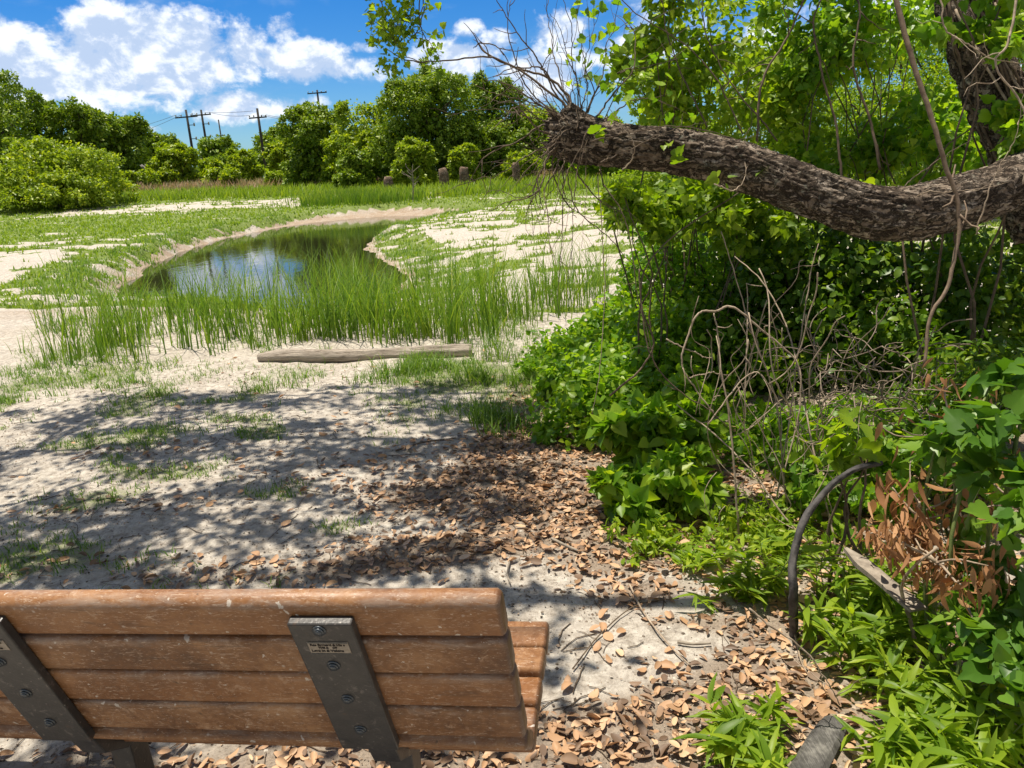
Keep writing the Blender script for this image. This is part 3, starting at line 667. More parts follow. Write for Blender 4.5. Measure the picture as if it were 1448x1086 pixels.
TREES = [
 (75, 43, 215, 197, 'broad rounded bush with bright leaf tips, nearest at the far left', G_FAR2, 15000, 6), (-15, 50, 170, 96, 'tall dark tree at the far left edge rising over the rounded bush', G_FAR, 9000, 5),
 (45, 56, 130, 132, 'tree just behind the rounded bush, left one', G_FAR, 8000, 5), (112, 58, 120, 140, 'tree with spiky top behind the right side of the rounded bush', G_FAR, 9000, 5), (170, 62, 110, 158, 'tree sloping down toward the poles, right of the spiky one', G_FAR, 8000, 4),
 (215, 80, 90, 186, 'small dark tree behind the grey shed', G_FAR, 5000, 4), (248, 66, 76, 204, 'bright green bush hiding the foot of the leftmost pole', G_FAR2, 7000, 4), (310, 90, 90, 194, 'dark tree between the middle poles', G_FAR, 5000, 4),
 (405, 104, 110, 178, 'dark distant tree behind the right hand pole', G_FAR, 7000, 5), (345, 70, 56, 212, 'bright rounded bush between the middle pole and the right hand pole', G_FAR2, 6000, 3), (300, 72, 44, 225, 'low bush below the middle poles', G_FAR2, 3500, 3), (470, 110, 120, 186, 'hazy distant tree seen at the left of the big grove', G_FAR, 5000, 4), (170, 95, 140, 190, 'distant low trees behind the shed roof', G_FAR, 4000, 4),
 (452, 56, 105, 146, 'dark tree at the left end of the big grove, below a pole top', G_FAR, 9000, 5), (520, 54, 125, 140, 'bushy tree second from the left in the big grove', G_FAR2, 10000, 5), (400, 64, 50, 200, 'light green bush at the left foot of the grove', G_FAR2, 3500, 3),
 (610, 52, 165, 92, 'tallest domed tree in the big grove', G_FAR, 16000, 6), (690, 54, 140, 104, 'domed tree right of the tallest, behind the twigs', G_FAR, 13000, 6), (765, 55, 110, 145, 'lower tree at the right end of the big grove', G_FAR2, 9000, 5),
 (585, 47, 62, 194, 'rounded bush at the foot of the tallest tree', G_FAR2, 5000, 4), (500, 48, 60, 205, 'dark low bush at the foot of the grove', G_FAR, 4000, 3), (655, 48, 50, 205, 'pale green bush right of the dead sapling', G_FAR2, 4000, 3), (735, 49, 60, 215, 'low bush behind the dark stump', G_FAR2, 4000, 3), (800, 50, 80, 190, 'yellow green bush seen past the broken end of the limb', G_BRIGHT, 5000, 4),
 (860, 46, 110, 165, 'yellow green tree just behind the broken limb end', G_BRIGHT, 7000, 5), (960, 24, 190, 75, 'sunlit yellow green tree behind the limb', G_BRIGHT, 14000, 6), (1110, 20, 230, 30, 'sunlit tree rising behind the middle of the limb', G_BRIGHT, 16000, 6), (1290, 17, 260, -10, 'tall sunlit tree behind the top of the thicket', G_BRIGHT, 16000, 6), (1460, 15, 260, -60, 'sunlit tree behind the vine wrapped trunk', G_BRIGHT, 14000, 6)]
for px, D, w_, top, lb, m_, n_, lo_ in TREES:
    bush = hgt(px, top, onground(px, D)) < 3.6
    tree(px, D, w_, top, lb, m_, n_, None, lo_, 'bush' if bush else 'tree', 'bush' if bush else 'tree', GT)
# low weeds in front of the tree line (individual shrubs)
for i, px in enumerate([178, 205, 300, 322, 385, 415, 445]):
    tree(px, 58+random.uniform(-3, 3), random.uniform(24, 40), 243-random.uniform(0, 6), 'low green weed bush scattered in the dry weeds', G_FAR2, 700, .22, 3, 'weed_bush', 'bush', 'low weed bushes among the dry weeds')

# ------------------------------------------------------------------ utility poles and wires
POLEM = stemmat('pole wood', (.03, .026, .024), (.075, .065, .055), .9)
WIREM, b = mat('wire'); out(b, princ(b, (.05, .05, .055), .6))
INS, b = mat('insulator'); out(b, princ(b, (.25, .24, .22), .3, .5))
def box(c, s, R=None):
    v = np.array([[x, y, z] for x in (-.5, .5) for y in (-.5, .5) for z in (-.5, .5)])*np.asarray(s)
    if R is not None: v = v@np.asarray(R).T
    return v+np.asarray(c), [np.array([[0, 1, 3, 2], [4, 6, 7, 5], [0, 4, 5, 1], [2, 3, 7, 6], [0, 2, 6, 4], [1, 5, 7, 3]])]
heads = {}
for key, px, D, top, armw, armdy, ang, lb in [('a', 268, 100, 155, 2.9, .8, .1, 'leftmost dark wooden utility pole with long crossarm'), ('b', 289, 108, 155, 2.7, .6, -.1, 'utility pole just right of the leftmost one, with brackets below the arm'),
        ('c', 311, 165, 169, 2.0, 3.2, .2, 'short distant utility pole half hidden in the middle trees'), ('d', 367, 96, 153, 2.2, 1.0, .15, 'utility pole standing alone right of the group over the bright bush'), ('e', 453, 120, 127, 3.0, .35, .1, 'utility pole top showing above the left of the big grove')]:
    base = onground(px+9, D); H = hgt(px, top, base); tilt = -.012
    r = empty('utility_pole', base, lb, 'utility pole', 'utility poles beyond the pond')
    V, FS = tube([(0, 0, -.5), (tilt*H*.5, 0, H*.5), (tilt*H, 0, H)], [.2, .18, .14], 8); mesh('pole', V, FS, POLEM, r)
    V, FS = box((tilt*H, -.2, H-armdy-.1), (armw, .13, .16), [[math.cos(.03), 0, -.03], [0, 1, 0], [.03, 0, 1]]); mesh('crossarm', V, FS, POLEM, r, False)
    for s_ in (-.46, -.22, .22, .46):
        V, FS = tube([(0, 0, 0), (0, 0, .1), (0, 0, .22)], [.07, .09, .04], 6); o = mesh('insulator', V, FS, INS, r); o.location = (tilt*H+armw*s_, -.2, H-armdy)
    if key in 'ab':
        for q in (1.9, 3.6):
            V, FS = box((tilt*H+.4, -.15, H-q), (.9, .08, .08)); mesh('bracket', V, FS, POLEM, r, False)
            V, FS = tube([(tilt*H+.85, -.15, H-q-.15), (tilt*H+.85, -.15, H-q+.25)], .1, 6); mesh('insulator', V, FS, INS, r)
    heads[key] = base+np.array([tilt*H, -.2, H-armdy+.2])
def wire(p, q, sag, lb, r=.022):
    t_ = np.linspace(0, 1, 14)[:, None]; P_ = p+(q-p)*t_; P_[:, 2] -= sag*4*(t_*(1-t_))[:, 0]
    V, FS = tube(P_, r, 4); tag(mesh('power_line', V, FS, WIREM), lb, 'wire', 'power lines between the poles')
L1 = at(100, 190, 170)
wire(heads['a']+[-1.3, 0, 0], L1, 1., 'upper power line running left from the leftmost pole'); wire(heads['a']+[-.6, 0, 0], L1+[0, 0, -2], 1.2, 'lower power line running left from the leftmost pole')
wire(heads['a']+[1.3, 0, 0], heads['b']+[-1, 0, 0], .05, 'short power line between the two left poles')
wire(heads['b']+[1.2, 0, 0], heads['d']+[-1, 0, 0], .25, 'power line joining the second pole to the right hand pole'); wire(heads['b']+[.6, 0, 0], heads['d']+[-.5, 0, .5], .1, 'higher power line joining the second pole to the right hand pole')
wire(heads['d']+[1., 0, 0], at(520, 172, 105), .5, 'power line running right from the lone pole into the grove'); wire(heads['d']+[.5, 0, 0], at(520, 180, 105), .5, 'lower power line running right from the lone pole')
# shed, houses
SHED, b = mat('grey shed boards'); t = b.n('ShaderNodeTexCoord'); out(b, princ(b, b.ramp(b.noise(b.scale(t.outputs['Object'], (8, 1, .3)), 4), [(.3, (.10, .09, .09)), (.7, (.2, .18, .17))]), .9))
def shed(px, D, w_, h_, d_, lb, wall, name='shed', cat='shed'):
    p = onground(px, D); r = empty(name, p, lb, cat)
    V, FS = box((0, 0, h_/2), (w_, d_, h_)); mesh('wall', V, FS, wall, r, False)
    V = np.array([[-w_/2-.3, -d_/2-.3, h_+.01], [w_/2+.3, -d_/2-.3, h_+.01], [w_/2+.3, d_/2+.3, h_+.01], [-w_/2-.3, d_/2+.3, h_+.01], [-w_/2-.3, 0, h_+.9], [w_/2+.3, 0, h_+.9]])
    mesh('roof', V, [np.array([[0, 1, 5, 4], [2, 3, 4, 5], [0, 3, 2, 1]]), np.array([[0, 4, 3], [1, 2, 5]])], SHED, r, False)
    V, FS = box((w_*.2, -d_/2-.03, 1.0), (.9, .05, 1.9)); mesh('door', V, FS, POLEM, r, False)
shed(196, 68, 3.6, 1.6, 2.4, 'low grey wooden shed half hidden behind weeds at the left tree line', SHED)
HW, b = mat('white house wall'); out(b, princ(b, (.7, .7, .68), .8))
shed(309, 92, 3., 3.2, 3, 'sliver of a white building behind the middle poles', HW, 'small_house', 'house')
STUMP = barkmat('stump wood', (.14, .09, .065), (.26, .18, .13), (.38, .29, .22), .4)
# stumps / weathered posts
for px, D, top, lb in [(548, 46, 250, 'short brown stump at the left of the row by the grove'), (627, 46, 238, 'brown stump right of the dead sapling'), (655, 46, 236, 'darker stump beside the brown one'), (730, 46, 230, 'dark narrow stump near the dry brush at right')]:
    p = onground(px, D); H = hgt(px, top, p); r = .30 if px != 730 else .24
    n_ = 9; pr = wander((0, 0, -.1), (random.uniform(-.1, .1), 0, H), n_, .05)
    V, FS = tube(pr, r*np.array([1.15, 1.05, 1, .97, .98, .95, .97, .9, .75]), 14, lambda P_, a, R_: R_*(fbm(np.cos(a)[None]*3+P_[:, :1]*0+px, np.sin(a)[None]*3+0*P_[:, :1], P_[:, 2:3]*2+0*a[None], s=9)-.5)*.5)
    o = mesh('tree_stump', V, FS, STUMP); o.location = p; tag(o, lb, 'stump', 'weathered stumps below the grove')
# dead sapling by the far bank
p = G(583, 285); r = empty('dead_sapling', p, 'thin bare dead sapling standing on the far bank', 'sapling'); A = Acc()
H = hgt(588, 235, p)
A.add(*tube(wander((0, 0, -.1), (.15, 0, H), 8, .05), np.linspace(.05, .015, 8), 6)); A.build('trunk', GREYWOOD, r); A = Acc()
for k in range(9): z0 = H*random.uniform(.35, .85); A.add(*tube(wander((.08, 0, z0), (random.uniform(-.5, .6), random.uniform(-.3, .3), z0+random.uniform(.2, .6)), 5, .1), np.linspace(.018, .006, 5), 4))
A.build('branch', GREYWOOD, r)

# ------------------------------------------------------------------ log
LOGM, b = mat('bleached log'); t = b.n('ShaderNodeTexCoord'); o_ = t.outputs['Object']
n1_ = b.noise(b.scale(o_, (1, 6, 6)), 5, 8, .65, .3); n2_ = b.noise(b.scale(o_, (3, 40, 40)), 4, 6, .7)
c_ = b.ramp(b.math('ADD', b.math('MULTIPLY', n1_, .6), b.math('MULTIPLY', n2_, .4)), [(.36, (.15, .12, .09)), (.47, (.38, .32, .26)), (.62, (.55, .48, .40))])
out(b, princ(b, c_, .9, .15, bump(b, b.math('ADD', n1_, n2_), .8, .02)))
pa, pb = G(366, 510), G(668, 502)
n_ = 60; tt_ = np.linspace(0, 1, n_)[:, None]; P_ = pa+(pb-pa)*tt_; P_[:, 2] = height(P_[:, 0], P_[:, 1])*.3+(pa[2]+(pb[2]-pa[2])*tt_[:, 0])*.7+.028
rr_ = .062*(1+.12*np.sin(tt_[:, 0]*9))*np.minimum(1, .55+tt_[:, 0]*5)
V, FS = tube(P_, rr_, 28, lambda P_, a, R_: R_*((fbm(P_[:, :1]*3+0*a, np.cos(a)[None]*3+0*P_[:, :1], np.sin(a)[None]*3+0*P_[:, :1], s=4)-.5)*.5-.25*(vn(P_[:, :1]*1.5+0*a[None], a[None]*5+0*P_[:, :1]) > .8)))
o = mesh('log', V-pa, FS, LOGM); o.location = pa; tag(o, 'long bleached grey log lying across the sand in front of the reeds', 'log')
p, q = at(1196, 776, 2.42), at(1300, 862, 2.12); ax_ = (q-p)/np.linalg.norm(q-p); sd_ = np.cross(ax_, [0, 0, 1.]); sd_ /= np.linalg.norm(sd_); nz_ = np.cross(sd_, ax_)
V = []; nn_ = 14
for i in range(nn_):
    t1 = i/(nn_-1); c = p+(q-p)*t1; wv_ = (.008+.02*min(1, t1*3.5))*(1+.08*math.sin(9*t1)); th_ = .006+.002*math.sin(5*t1)
    for a_, h_ in ((-1, -1), (-.9, .6), (-.3, 1.1), (.35, .8), (1, 1), (1, -1)): V.append(c+sd_*wv_*a_+nz_*th_*h_)
Qs = [[i*6+j, i*6+(j+1) % 6, (i+1)*6+(j+1) % 6, (i+1)*6+j] for i in range(nn_-1) for j in range(6)]
o = mesh('stick', np.array(V)-p, [np.array(Qs), np.array([[5, 4, 3, 2, 1, 0], list(range((nn_-1)*6, nn_*6))])], GREYWOOD, None, False); o.location = p; tag(o, 'flat pale split stick lying behind the bright green plants', 'stick')
# charred grey plank at the bottom
m, b = mat('charred plank'); t = b.n('ShaderNodeTexCoord'); n1_ = b.noise(t.outputs['Object'], 12, 6, .6); n2_ = b.noise(b.scale(t.outputs['Object'], (60, 6, 6)), 6, 4, .6)
out(b, princ(b, b.ramp(b.math('ADD', b.math('MULTIPLY', n1_, .7), b.math('MULTIPLY', n2_, .3)), [(.38, (.035, .033, .03)), (.5, (.10, .095, .088)), (.64, (.27, .255, .23))]), .85, .2, bump(b, n2_, .6, .006)))
p, q = G(1186, 1022), G(1122, 1130); dirv = q-p; dirv[2] = 0; L_ = np.linalg.norm(dirv); dirv /= L_; sdv = np.array([dirv[1], -dirv[0], 0])
prof = [(0, -.012, .018), (.03, -.03, .034), (.09, -.037, .04), (.095, -.037, .036), (.10, -.037, .036), (.105, -.038, .04), (.2, -.04, .043), (.45, -.042, .045)]
V = []; 
for tt1, a_, h_ in prof:
    c = p+dirv*tt1
    for s_, z_ in ((-1, -.03), (-1, h_*.8), (-.7, h_), (.7, h_), (1, h_*.8), (1, -.03)): V.append(c+sdv*(s_*abs(a_))+np.array([0, 0, z_]))
Qs = []
for i in range(len(prof)-1):
    for j in range(6): Qs.append([i*6+j, i*6+(j+1) % 6, (i+1)*6+(j+1) % 6, (i+1)*6+j])
o = mesh('plank', np.array(V)-p, [np.array(Qs), np.array([[5, 4, 3, 2, 1, 0], [42, 43, 44, 45, 46, 47]])], m, None, False); o.location = p; tag(o, 'cracked charcoal grey timber end poking from the leaves at the bottom', 'timber')

# ------------------------------------------------------------------ bench
BX, BY, BZ, YAW, REC, TL = -.0042, 1.1367, CAMH-.9874, -.1416, .3359, .0367
u_ = np.array([math.cos(YAW)*math.cos(TL), math.sin(YAW)*math.cos(TL), math.sin(TL)]); v_ = np.array([-math.sin(YAW), math.cos(YAW), 0]); z_ = np.cross(u_, v_)
# bench local axes: x along u_, y forward v_, z up z_ ; origin at the rear face bottom of the lowest back slat, right end
MB = Matrix.Identity(4)
for i in range(3): MB[i][0] = u_[i]; MB[i][1] = v_[i]; MB[i][2] = z_[i]; MB[i][3] = (BX, BY, BZ)[i]
bench = empty('park_bench', (0, 0, 0), 'brown recycled plastic park bench with dark metal straps seen from behind', 'bench'); bench.matrix_world = MB
PLM, b = mat('brown recycled plastic'); t = b.n('ShaderNodeTexCoord'); P = t.outputs['Object']
oi = b.n('ShaderNodeObjectInfo')
nA = b.noise(P, 6, 6, .6, 0); nB = b.noise(b.scale(P, (1, 1, 1)), 60, 6, .65, .6); nC = b.noise(P, 26, 7, .72, .8, (2, 3, 1))
c = b.ramp(b.math('ADD', b.math('MULTIPLY', nA, .65), b.math('MULTIPLY', nB, .35)), [(.37, (.115, .050, .020)), (.5, (.215, .100, .040)), (.61, (.33, .175, .08))])
c = b.mix(b.math('MULTIPLY', oi.outputs['Random'], .35), c, (.30, .12, .035)); sc_ = b.maprange(nC, .56, .70); c = b.mix(b.math('MULTIPLY', sc_, .55), c, (.50, .34, .22))
vo = b.n('ShaderNodeTexVoronoi'); vo.inputs['Scale'].default_value = 38; b.link(P, vo.inputs['Vector'])
sp = b.math('MULTIPLY', b.maprange(vo.outputs['Distance'], .06, .17, 1, 0), b.maprange(b.noise(P, 9, 3, .5, 0, (5, 5, 5)), .5, .6)); c = b.mix(b.math('MULTIPLY', sp, .7), c, (.58, .50, .42))
dk = b.maprange(b.noise(P, 44, 4, .6, 0, (8, 1, 1)), .68, .76); c = b.mix(b.math('MULTIPLY', dk, .75), c, (.05, .028, .015))
wv = b.noise(b.scale(P, (6, 30, 30)), 9, 4, .7, 1.5, (1, 8, 2)); c = b.mix(b.math('MULTIPLY', b.maprange(wv, .57, .64), .6), c, (.60, .46, .34))
sp_ = b.n('ShaderNodeSeparateXYZ'); b.link(P, sp_.inputs[0])
fr = b.math('FRACT', b.math('DIVIDE', b.math('ADD', b.math('MULTIPLY', sp_.outputs[1], -math.sin(.3359)), b.math('MULTIPLY', sp_.outputs[2], math.cos(.3359))), .095))
dz = b.math('MULTIPLY', b.math('MULTIPLY', b.maprange(fr, .70, .90), b.maprange(fr, .99, .93)), b.maprange(b.noise(b.scale(P, (1, 3, 3)), 13, 6, .7, .5, (4, 4, 4)), .42, .66))
c = b.mix(b.math('MULTIPLY', dz, .45), c, (.38, .32, .27))
c = b.mix(b.math('MULTIPLY', b.maprange(fr, .10, .0), .6), c, (.05, .03, .018))
c = b.mix(b.math('MULTIPLY', b.maprange(sp_.outputs[0], -.010, -.003), .65), c, (.07, .032, .016))
bd = b.noise(P, 48, 3, .5, .3, (21, 3, 9)); c = b.mix(b.math('MULTIPLY', b.maprange(bd, .69, .71), .75), c, (.62, .56, .48))
gr = b.noise(b.scale(P, (1.2, 9, 9)), 6, 7, .7, .8, (2, 9, 3)); c = b.mix(b.math('MULTIPLY', b.maprange(gr, .55, .70), .5), c, (.075, .04, .022))
out(b, princ(b, c, b.maprange(nB, .3, .7, .36, .58, False), .4, bump(b, b.math('ADD', nB, b.math('MULTIPLY', nC, .6)), .35, .003)))
def slat(name, x0, x1, cy, cz, ang, w_=.0885, th=.04, rad=.012, parent=None):
    """slat cross-section: w_ along its face, th thick; rounded edges and bevelled ends; ang turns the face"""
    pts = []
    for (sx_, sy_, a0) in ((1, 1, 0), (-1, 1, 90), (-1, -1, 180), (1, -1, 270)):
        for k in range(5):
            a = math.radians(a0+90*k/4); pts.append((sx_*(w_/2-rad)+rad*math.cos(a), sy_*(th/2-rad)+rad*math.sin(a)))
    pts = np.array(pts); n = len(pts); ring = []
    for xx, ins in ((x0, .007), (x0+.002, .003), (x0+.007, 0), *[(x0+(x1-x0)*t_, 0) for t_ in (.25, .5, .75)], (x1-.007, 0), (x1-.002, .003), (x1, .007)):
        q = pts*np.array([(w_/2-ins)/(w_/2), (th/2-ins)/(th/2)]); ring.append(np.stack([np.full(n, xx), q[:, 1], q[:, 0]], 1))
    V = np.concatenate(ring); ca, sa = math.cos(ang), math.sin(ang)
    Y2 = V[:, 1]*ca-V[:, 2]*sa; Z2 = V[:, 1]*sa+V[:, 2]*ca; V = np.stack([V[:, 0], Y2+cy, Z2+cz], 1)
    Qs = []; m_ = len(ring)
    for i in range(m_-1):
        for j in range(n): Qs.append([i*n+j, (i+1)*n+j, (i+1)*n+(j+1) % n, i*n+(j+1) % n])
    o = mesh(name, V, [np.array(Qs), np.array([list(range(n))]), np.array([list(range((m_-1)*n, m_*n))[::-1]])], PLM, parent); 
    return o
XL = -1.98; cR, sR = math.cos(REC), math.sin(REC)
up_ = np.array([-sR, cR]); fw_ = np.array([cR, sR])    # in (y,z): up along the back, forward through it
for k in range(4):
    c = up_*(k*.095+.0455)+fw_*.02
    slat('back_slat', XL, 0.0, c[0], c[1], REC, w_=.0905, rad=.018 if k == 3 else .009, parent=bench)
# lowest slat curling under, then the seat
slat('back_slat', XL, .0, .048, -.040, REC+.5, parent=bench)
for cy_, cz_, an in ((.125, -.085, PI/2+.10), (.222, -.082, PI/2-.06), (.319, -.076, PI/2-.06), (.412, -.074, PI/2+.12)):
    slat('seat_slat', XL, .0, cy_, cz_, an, parent=bench)
STR, b = mat('dark bronze powder coat'); t = b.n('ShaderNodeTexCoord'); P = t.outputs['Object']
nA = b.noise(P, 25, 6, .7); vo = b.n('ShaderNodeTexVoronoi'); vo.inputs['Scale'].default_value = 70; b.link(P, vo.inputs['Vector'])
c = b.ramp(nA, [(.3, (.022, .021, .021)), (.7, (.052, .047, .044))]); c = b.mix(b.math('MULTIPLY', b.math('MULTIPLY', b.maprange(vo.outputs['Distance'], .05, .14, 1, 0), b.maprange(b.noise(P, 12, 3), .48, .6)), .6), c, (.42, .38, .33))
c = b.mix(b.math('MULTIPLY', b.maprange(b.noise(P, 60, 5, .7, .4), .56, .70), .5), c, (.22, .19, .165)); c = b.mix(b.math('MULTIPLY', b.maprange(b.noise(P, 20, 5, .7, .4, (3, 3, 3)), .6, .7), .45), c, (.10, .055, .03))
out(b, princ(b, c, .42, .5, bump(b, b.noise(P, 160, 4), .3, .002)))
BOLT, b = mat('bolt'); out(b, princ(b, (.09, .10, .11), .35, .5, None, .6))
PLQ, b = mat('brass plate'); t = b.n('ShaderNodeTexCoord'); out(b, princ(b, b.ramp(b.noise(t.outputs['Object'], 90, 4, .6), [(.3, (.22, .185, .145)), (.7, (.36, .31, .25))]), .5, .4, None, .2))
INK, b = mat('engraved letters'); out(b, princ(b, (.03, .022, .018), .8))
def extr(prof, xa, xb):
    prof = np.array(prof, float); n = len(prof)
    V = np.concatenate([np.stack([np.full(n, xa), prof[:, 0], prof[:, 1]], 1), np.stack([np.full(n, xb), prof[:, 0], prof[:, 1]], 1)])
    return V, [np.array([[j, (j+1) % n, n+(j+1) % n, n+j] for j in range(n)]), np.array([list(range(n))[::-1]]), np.array([list(range(n, 2*n))])]
def bev(o, w=.002):
    md = o.modifiers.new('bevel', 'BEVEL'); md.width = w; md.segments = 2; md.limit_method = 'ANGLE'; md.angle_limit = .6; return o
def loc2(k, off): q = up_*k-fw_*off; return q
PW = .1074
def strap(xr, first):
    r = bench; xa, xb = xr-PW, xr; TH = .018
    top = .095*3+.0885*.72
    a0 = loc2(-.012, .0008); a1 = loc2(top, .0008); a2 = loc2(top, .0008+TH); a3 = loc2(-.016, .0008+TH)
    V, FS = extr([a1, a2, a3, a0], xa, xb); bev(mesh('strap', V, FS, STR, r, False), .003)
    xm = (xa+xb)/2+.012; w2 = .027
    # curved arm from the foot of the strap in under the seat, then the leg
    V, FS = extr([loc2(.03, .0006), a3+np.array([.008, .012]), (.03, -.085), (.09, -.125), (.15, -.135), (.15, -.115), (.10, -.10), (.05, -.06)], xm-w2, xm+w2); bev(mesh('arm', V, FS, STR, r, False), .003)
    V, FS = extr([(.095, -.10), (.15, -.112), (.165, -.62), (.105, -.62)], xm-w2+.002, xm+w2-.002); bev(mesh('leg', V, FS, STR, r, False), .004)
    V, FS = extr([(.14, -.112), (.45, -.100), (.45, -.14), (.16, -.18)], xm-w2+.006, xm+w2-.006); bev(mesh('seat_bracket', V, FS, STR, r, False), .003)
    V, FS = extr([(.05, -.625), (.42, -.625), (.42, -.605), (.05, -.605)], xm-.04, xm+.04); bev(mesh('foot', V, FS, STR, r, False), .003)
    # bolts
    for k in range(4):
        q = loc2(.0455+.095*k+(.004 if k == 3 else .008), .0008+TH); A = Acc(); cx_ = xa+PW*.5+(-.002)
        for rr, h0, h1 in ((.0115, 0, .0018), (.0085, .0018, .0052), (.006, .0052, .0072)):
            c0 = np.array([cx_, *(q-fw_*h0)]); c1 = np.array([cx_, *(q-fw_*h1)]); A.add(*tube([c0, c1], rr, 14))
        A.build('bolt', BOLT, r)
    # plaque
    kc = .095*2+.0885+.012; q = loc2(kc, .0008+TH+.0012)
    hw, hh_ = .0345, .0150; 
    pl = extr([(0, -hh_), (0, hh_), (.0012, hh_), (.0012, -hh_)], -hw, hw)
    def tolocal(V, off=0.):
        V = np.asarray(V); return np.stack([V[:, 0]+xa+PW*.5+.003, q[0]+up_[0]*V[:, 2]+fw_[0]*(V[:, 1]-off), q[1]+up_[1]*V[:, 2]+fw_[1]*(V[:, 1]-off)], 1)
    pq = mesh('plaque', tolocal(pl[0]), pl[1], PLQ, r, False); bev(pq, .0004)
    bord = Acc()
    for (cx2, cz2, sx2, sz2) in ((0, hh_-.0012, 2*hw-.001, .0008), (0, -hh_+.0012, 2*hw-.001, .0008)): bord.add(*box((cx2, 0, cz2), (sx2, .0006, sz2)))
    V = tolocal(np.concatenate(bord.V), .0006); mesh('plaque_border', V, [np.concatenate(f) for f in bord.F.values()], BOLT, pq, False)
    for txt, zz, xx, sz in (('Rae Byrnard & His s', .0062, -.001, .0072), ('THE &    OF', -.0008, -.002, .0062), ('Love In & Visions', -.0090, -.004, .0078)):
        cu = bpy.data.curves.new('text', 'FONT'); cu.body = txt; cu.size = sz; cu.align_x = 'CENTER'; cu.extrude = .0002; cu.offset = .00018
        to = bpy.data.objects.new('lettering', cu); COL.objects.link(to); dg = bpy.context.evaluated_depsgraph_get(); me = bpy.data.meshes.new_from_object(to.evaluated_get(dg))
        bpy.data.objects.remove(to); V = np.array([v.co[:] for v in me.vertices]); V = np.stack([V[:, 0]+xx, -V[:, 2], V[:, 1]+zz], 1)
        V = tolocal(V, .0006)
        for v, c3 in zip(me.vertices, V): v.co = c3
        me.materials.clear(); me.materials.append(INK); lo_ = bpy.data.objects.new('lettering', me); COL.objects.link(lo_); lo_.parent = pq
strap(-.2377, True); strap(-.8577, False); strap(-.8577-.62, False)

# ------------------------------------------------------------------ the leaning tree (limb, upright, shoots, crown)
base = np.array([3.35, 2.55, gh(3.35, 2.55)])
TREE = empty('leaning_tree', base, 'large leaning tree whose thick cracked limb reaches over the thicket to a broken end', 'tree')
def barkdisp(sc=1., amp=.16):
    def f(P_, a, R_):
        s = np.concatenate([[0], np.cumsum(np.linalg.norm(np.diff(P_, axis=0), axis=1))])[:, None]
        ca, sa = np.cos(a)[None]*2.2*sc, np.sin(a)[None]*2.2*sc
        S0 = s+0*ca
        wz = fbm(S0*6, ca*1.2+0*S0, sa*1.2+0*S0, s=61, o=3)*.9
        r1 = 1-np.abs(2*vn(S0*9+wz*2, (ca+0*S0)*2.4+wz, (sa+0*S0)*2.4, s=62)-1); r2 = 1-np.abs(2*vn(S0*26+wz*3, (ca+0*S0)*5+wz, (sa+0*S0)*5, s=63)-1)
        big = fbm(S0*2.5, ca*.5+0*S0, sa*.5+0*S0, s=64, o=3)-.5
        return R_*(amp*(.5-r1**2)*.7+amp*(.5-r2**2)*.5+big*.35)
    return f
lp = [(786, 190, 3.32), (825, 197, 3.3), (880, 207, 3.26), (950, 214, 3.22), (1030, 228, 3.18), (1100, 252, 3.14), (1170, 280, 3.1), (1235, 299, 3.08), (1300, 300, 3.1), (1370, 281, 3.15), (1450, 250, 3.22), (1560, 205, 3.3), (1680, 170, 3.4)]
LPATH = catmull([at(*q) for q in lp], 420)
rl = .9*np.interp(np.linspace(0, 1, 420), [0, .012, .03, .08, .16, .3, .5, .62, .72, .85, 1], [.075, .10, .117, .113, .100, .104, .108, .113, .117, .122, .14])
V, FS = tube(LPATH, rl, 150, barkdisp()); mesh('limb', V-base, FS, BARK, TREE)
# ragged broken end
A = Acc(); e0 = LPATH[0]; ax = LPATH[0]-LPATH[12]; ax /= np.linalg.norm(ax)
for k in range(30):
    o3 = unit(1)[0]; o3 -= ax*(o3@ax); o3 *= .09*random.random()**.5/np.linalg.norm(o3); L_ = random.uniform(.02, .06)
    A.add(*tube([e0+o3-ax*.04, e0+o3*1.03+ax*L_*.5, e0+o3*1.08+ax*L_], [random.uniform(.008, .02), .01, .002], 6))
k0 = at(812, 168, 3.27); A.add(*tube(catmull([at(835, 200, 3.28), k0, at(800, 152, 3.25)], 14), np.linspace(.07, .035, 14), 20, barkdisp(1.5, .25)))
A.build('broken_end', BARK, TREE, origin=base)
# trunk from the ground to limb and upright
J = at(1600, 190, 3.33)
V, FS = tube(catmull([base-[0, 0, .3], base+[.02, .03, .6], J+[.05, 0, -.3], J, J+[-.05, .25, .6], at(1500, 60, 4.0)], 200), np.linspace(.26, .17, 200), 90, barkdisp()); mesh('trunk', V-base, FS, BARK, TREE)
up = catmull([at(1468, 330, 3.9), at(1440, 230, 3.8), at(1412, 150, 3.75), at(1378, 60, 3.75), at(1345, -40, 3.8), at(1300, -160, 3.9), at(1200, -420, 4.4), at(1000, -700, 5.2)], 300)
V, FS = tube(up, np.interp(np.linspace(0, 1, 300), [0, .3, .6, 1], [.125, .12, .10, .06]), 90, barkdisp(1, .3)); mesh('upright_stem', V-base, FS, BARK, TREE)
# vines wrapped on the upright
for k in range(22):
    a0 = random.uniform(0, 6.28); i0 = random.randint(0, 60); i1 = i0+random.randint(70, 150); idx = np.linspace(i0, min(i1, 299), 26).astype(int); pts = []
    sg = random.choice([-1, 1])*random.uniform(.05, .5)
    for q, ii in enumerate(idx):
        a = a0+sg*q/26*3; rr = .128+.02*random.random(); pts.append(up[ii]+np.array([math.cos(a)*rr, -abs(math.sin(a))*rr, 0]))
    V, FS = tube(catmull(pts, 60), random.uniform(.003, .009), 6); mesh('clinging_vine', V-base, FS, TWIG if k % 5 else TAN, TREE)
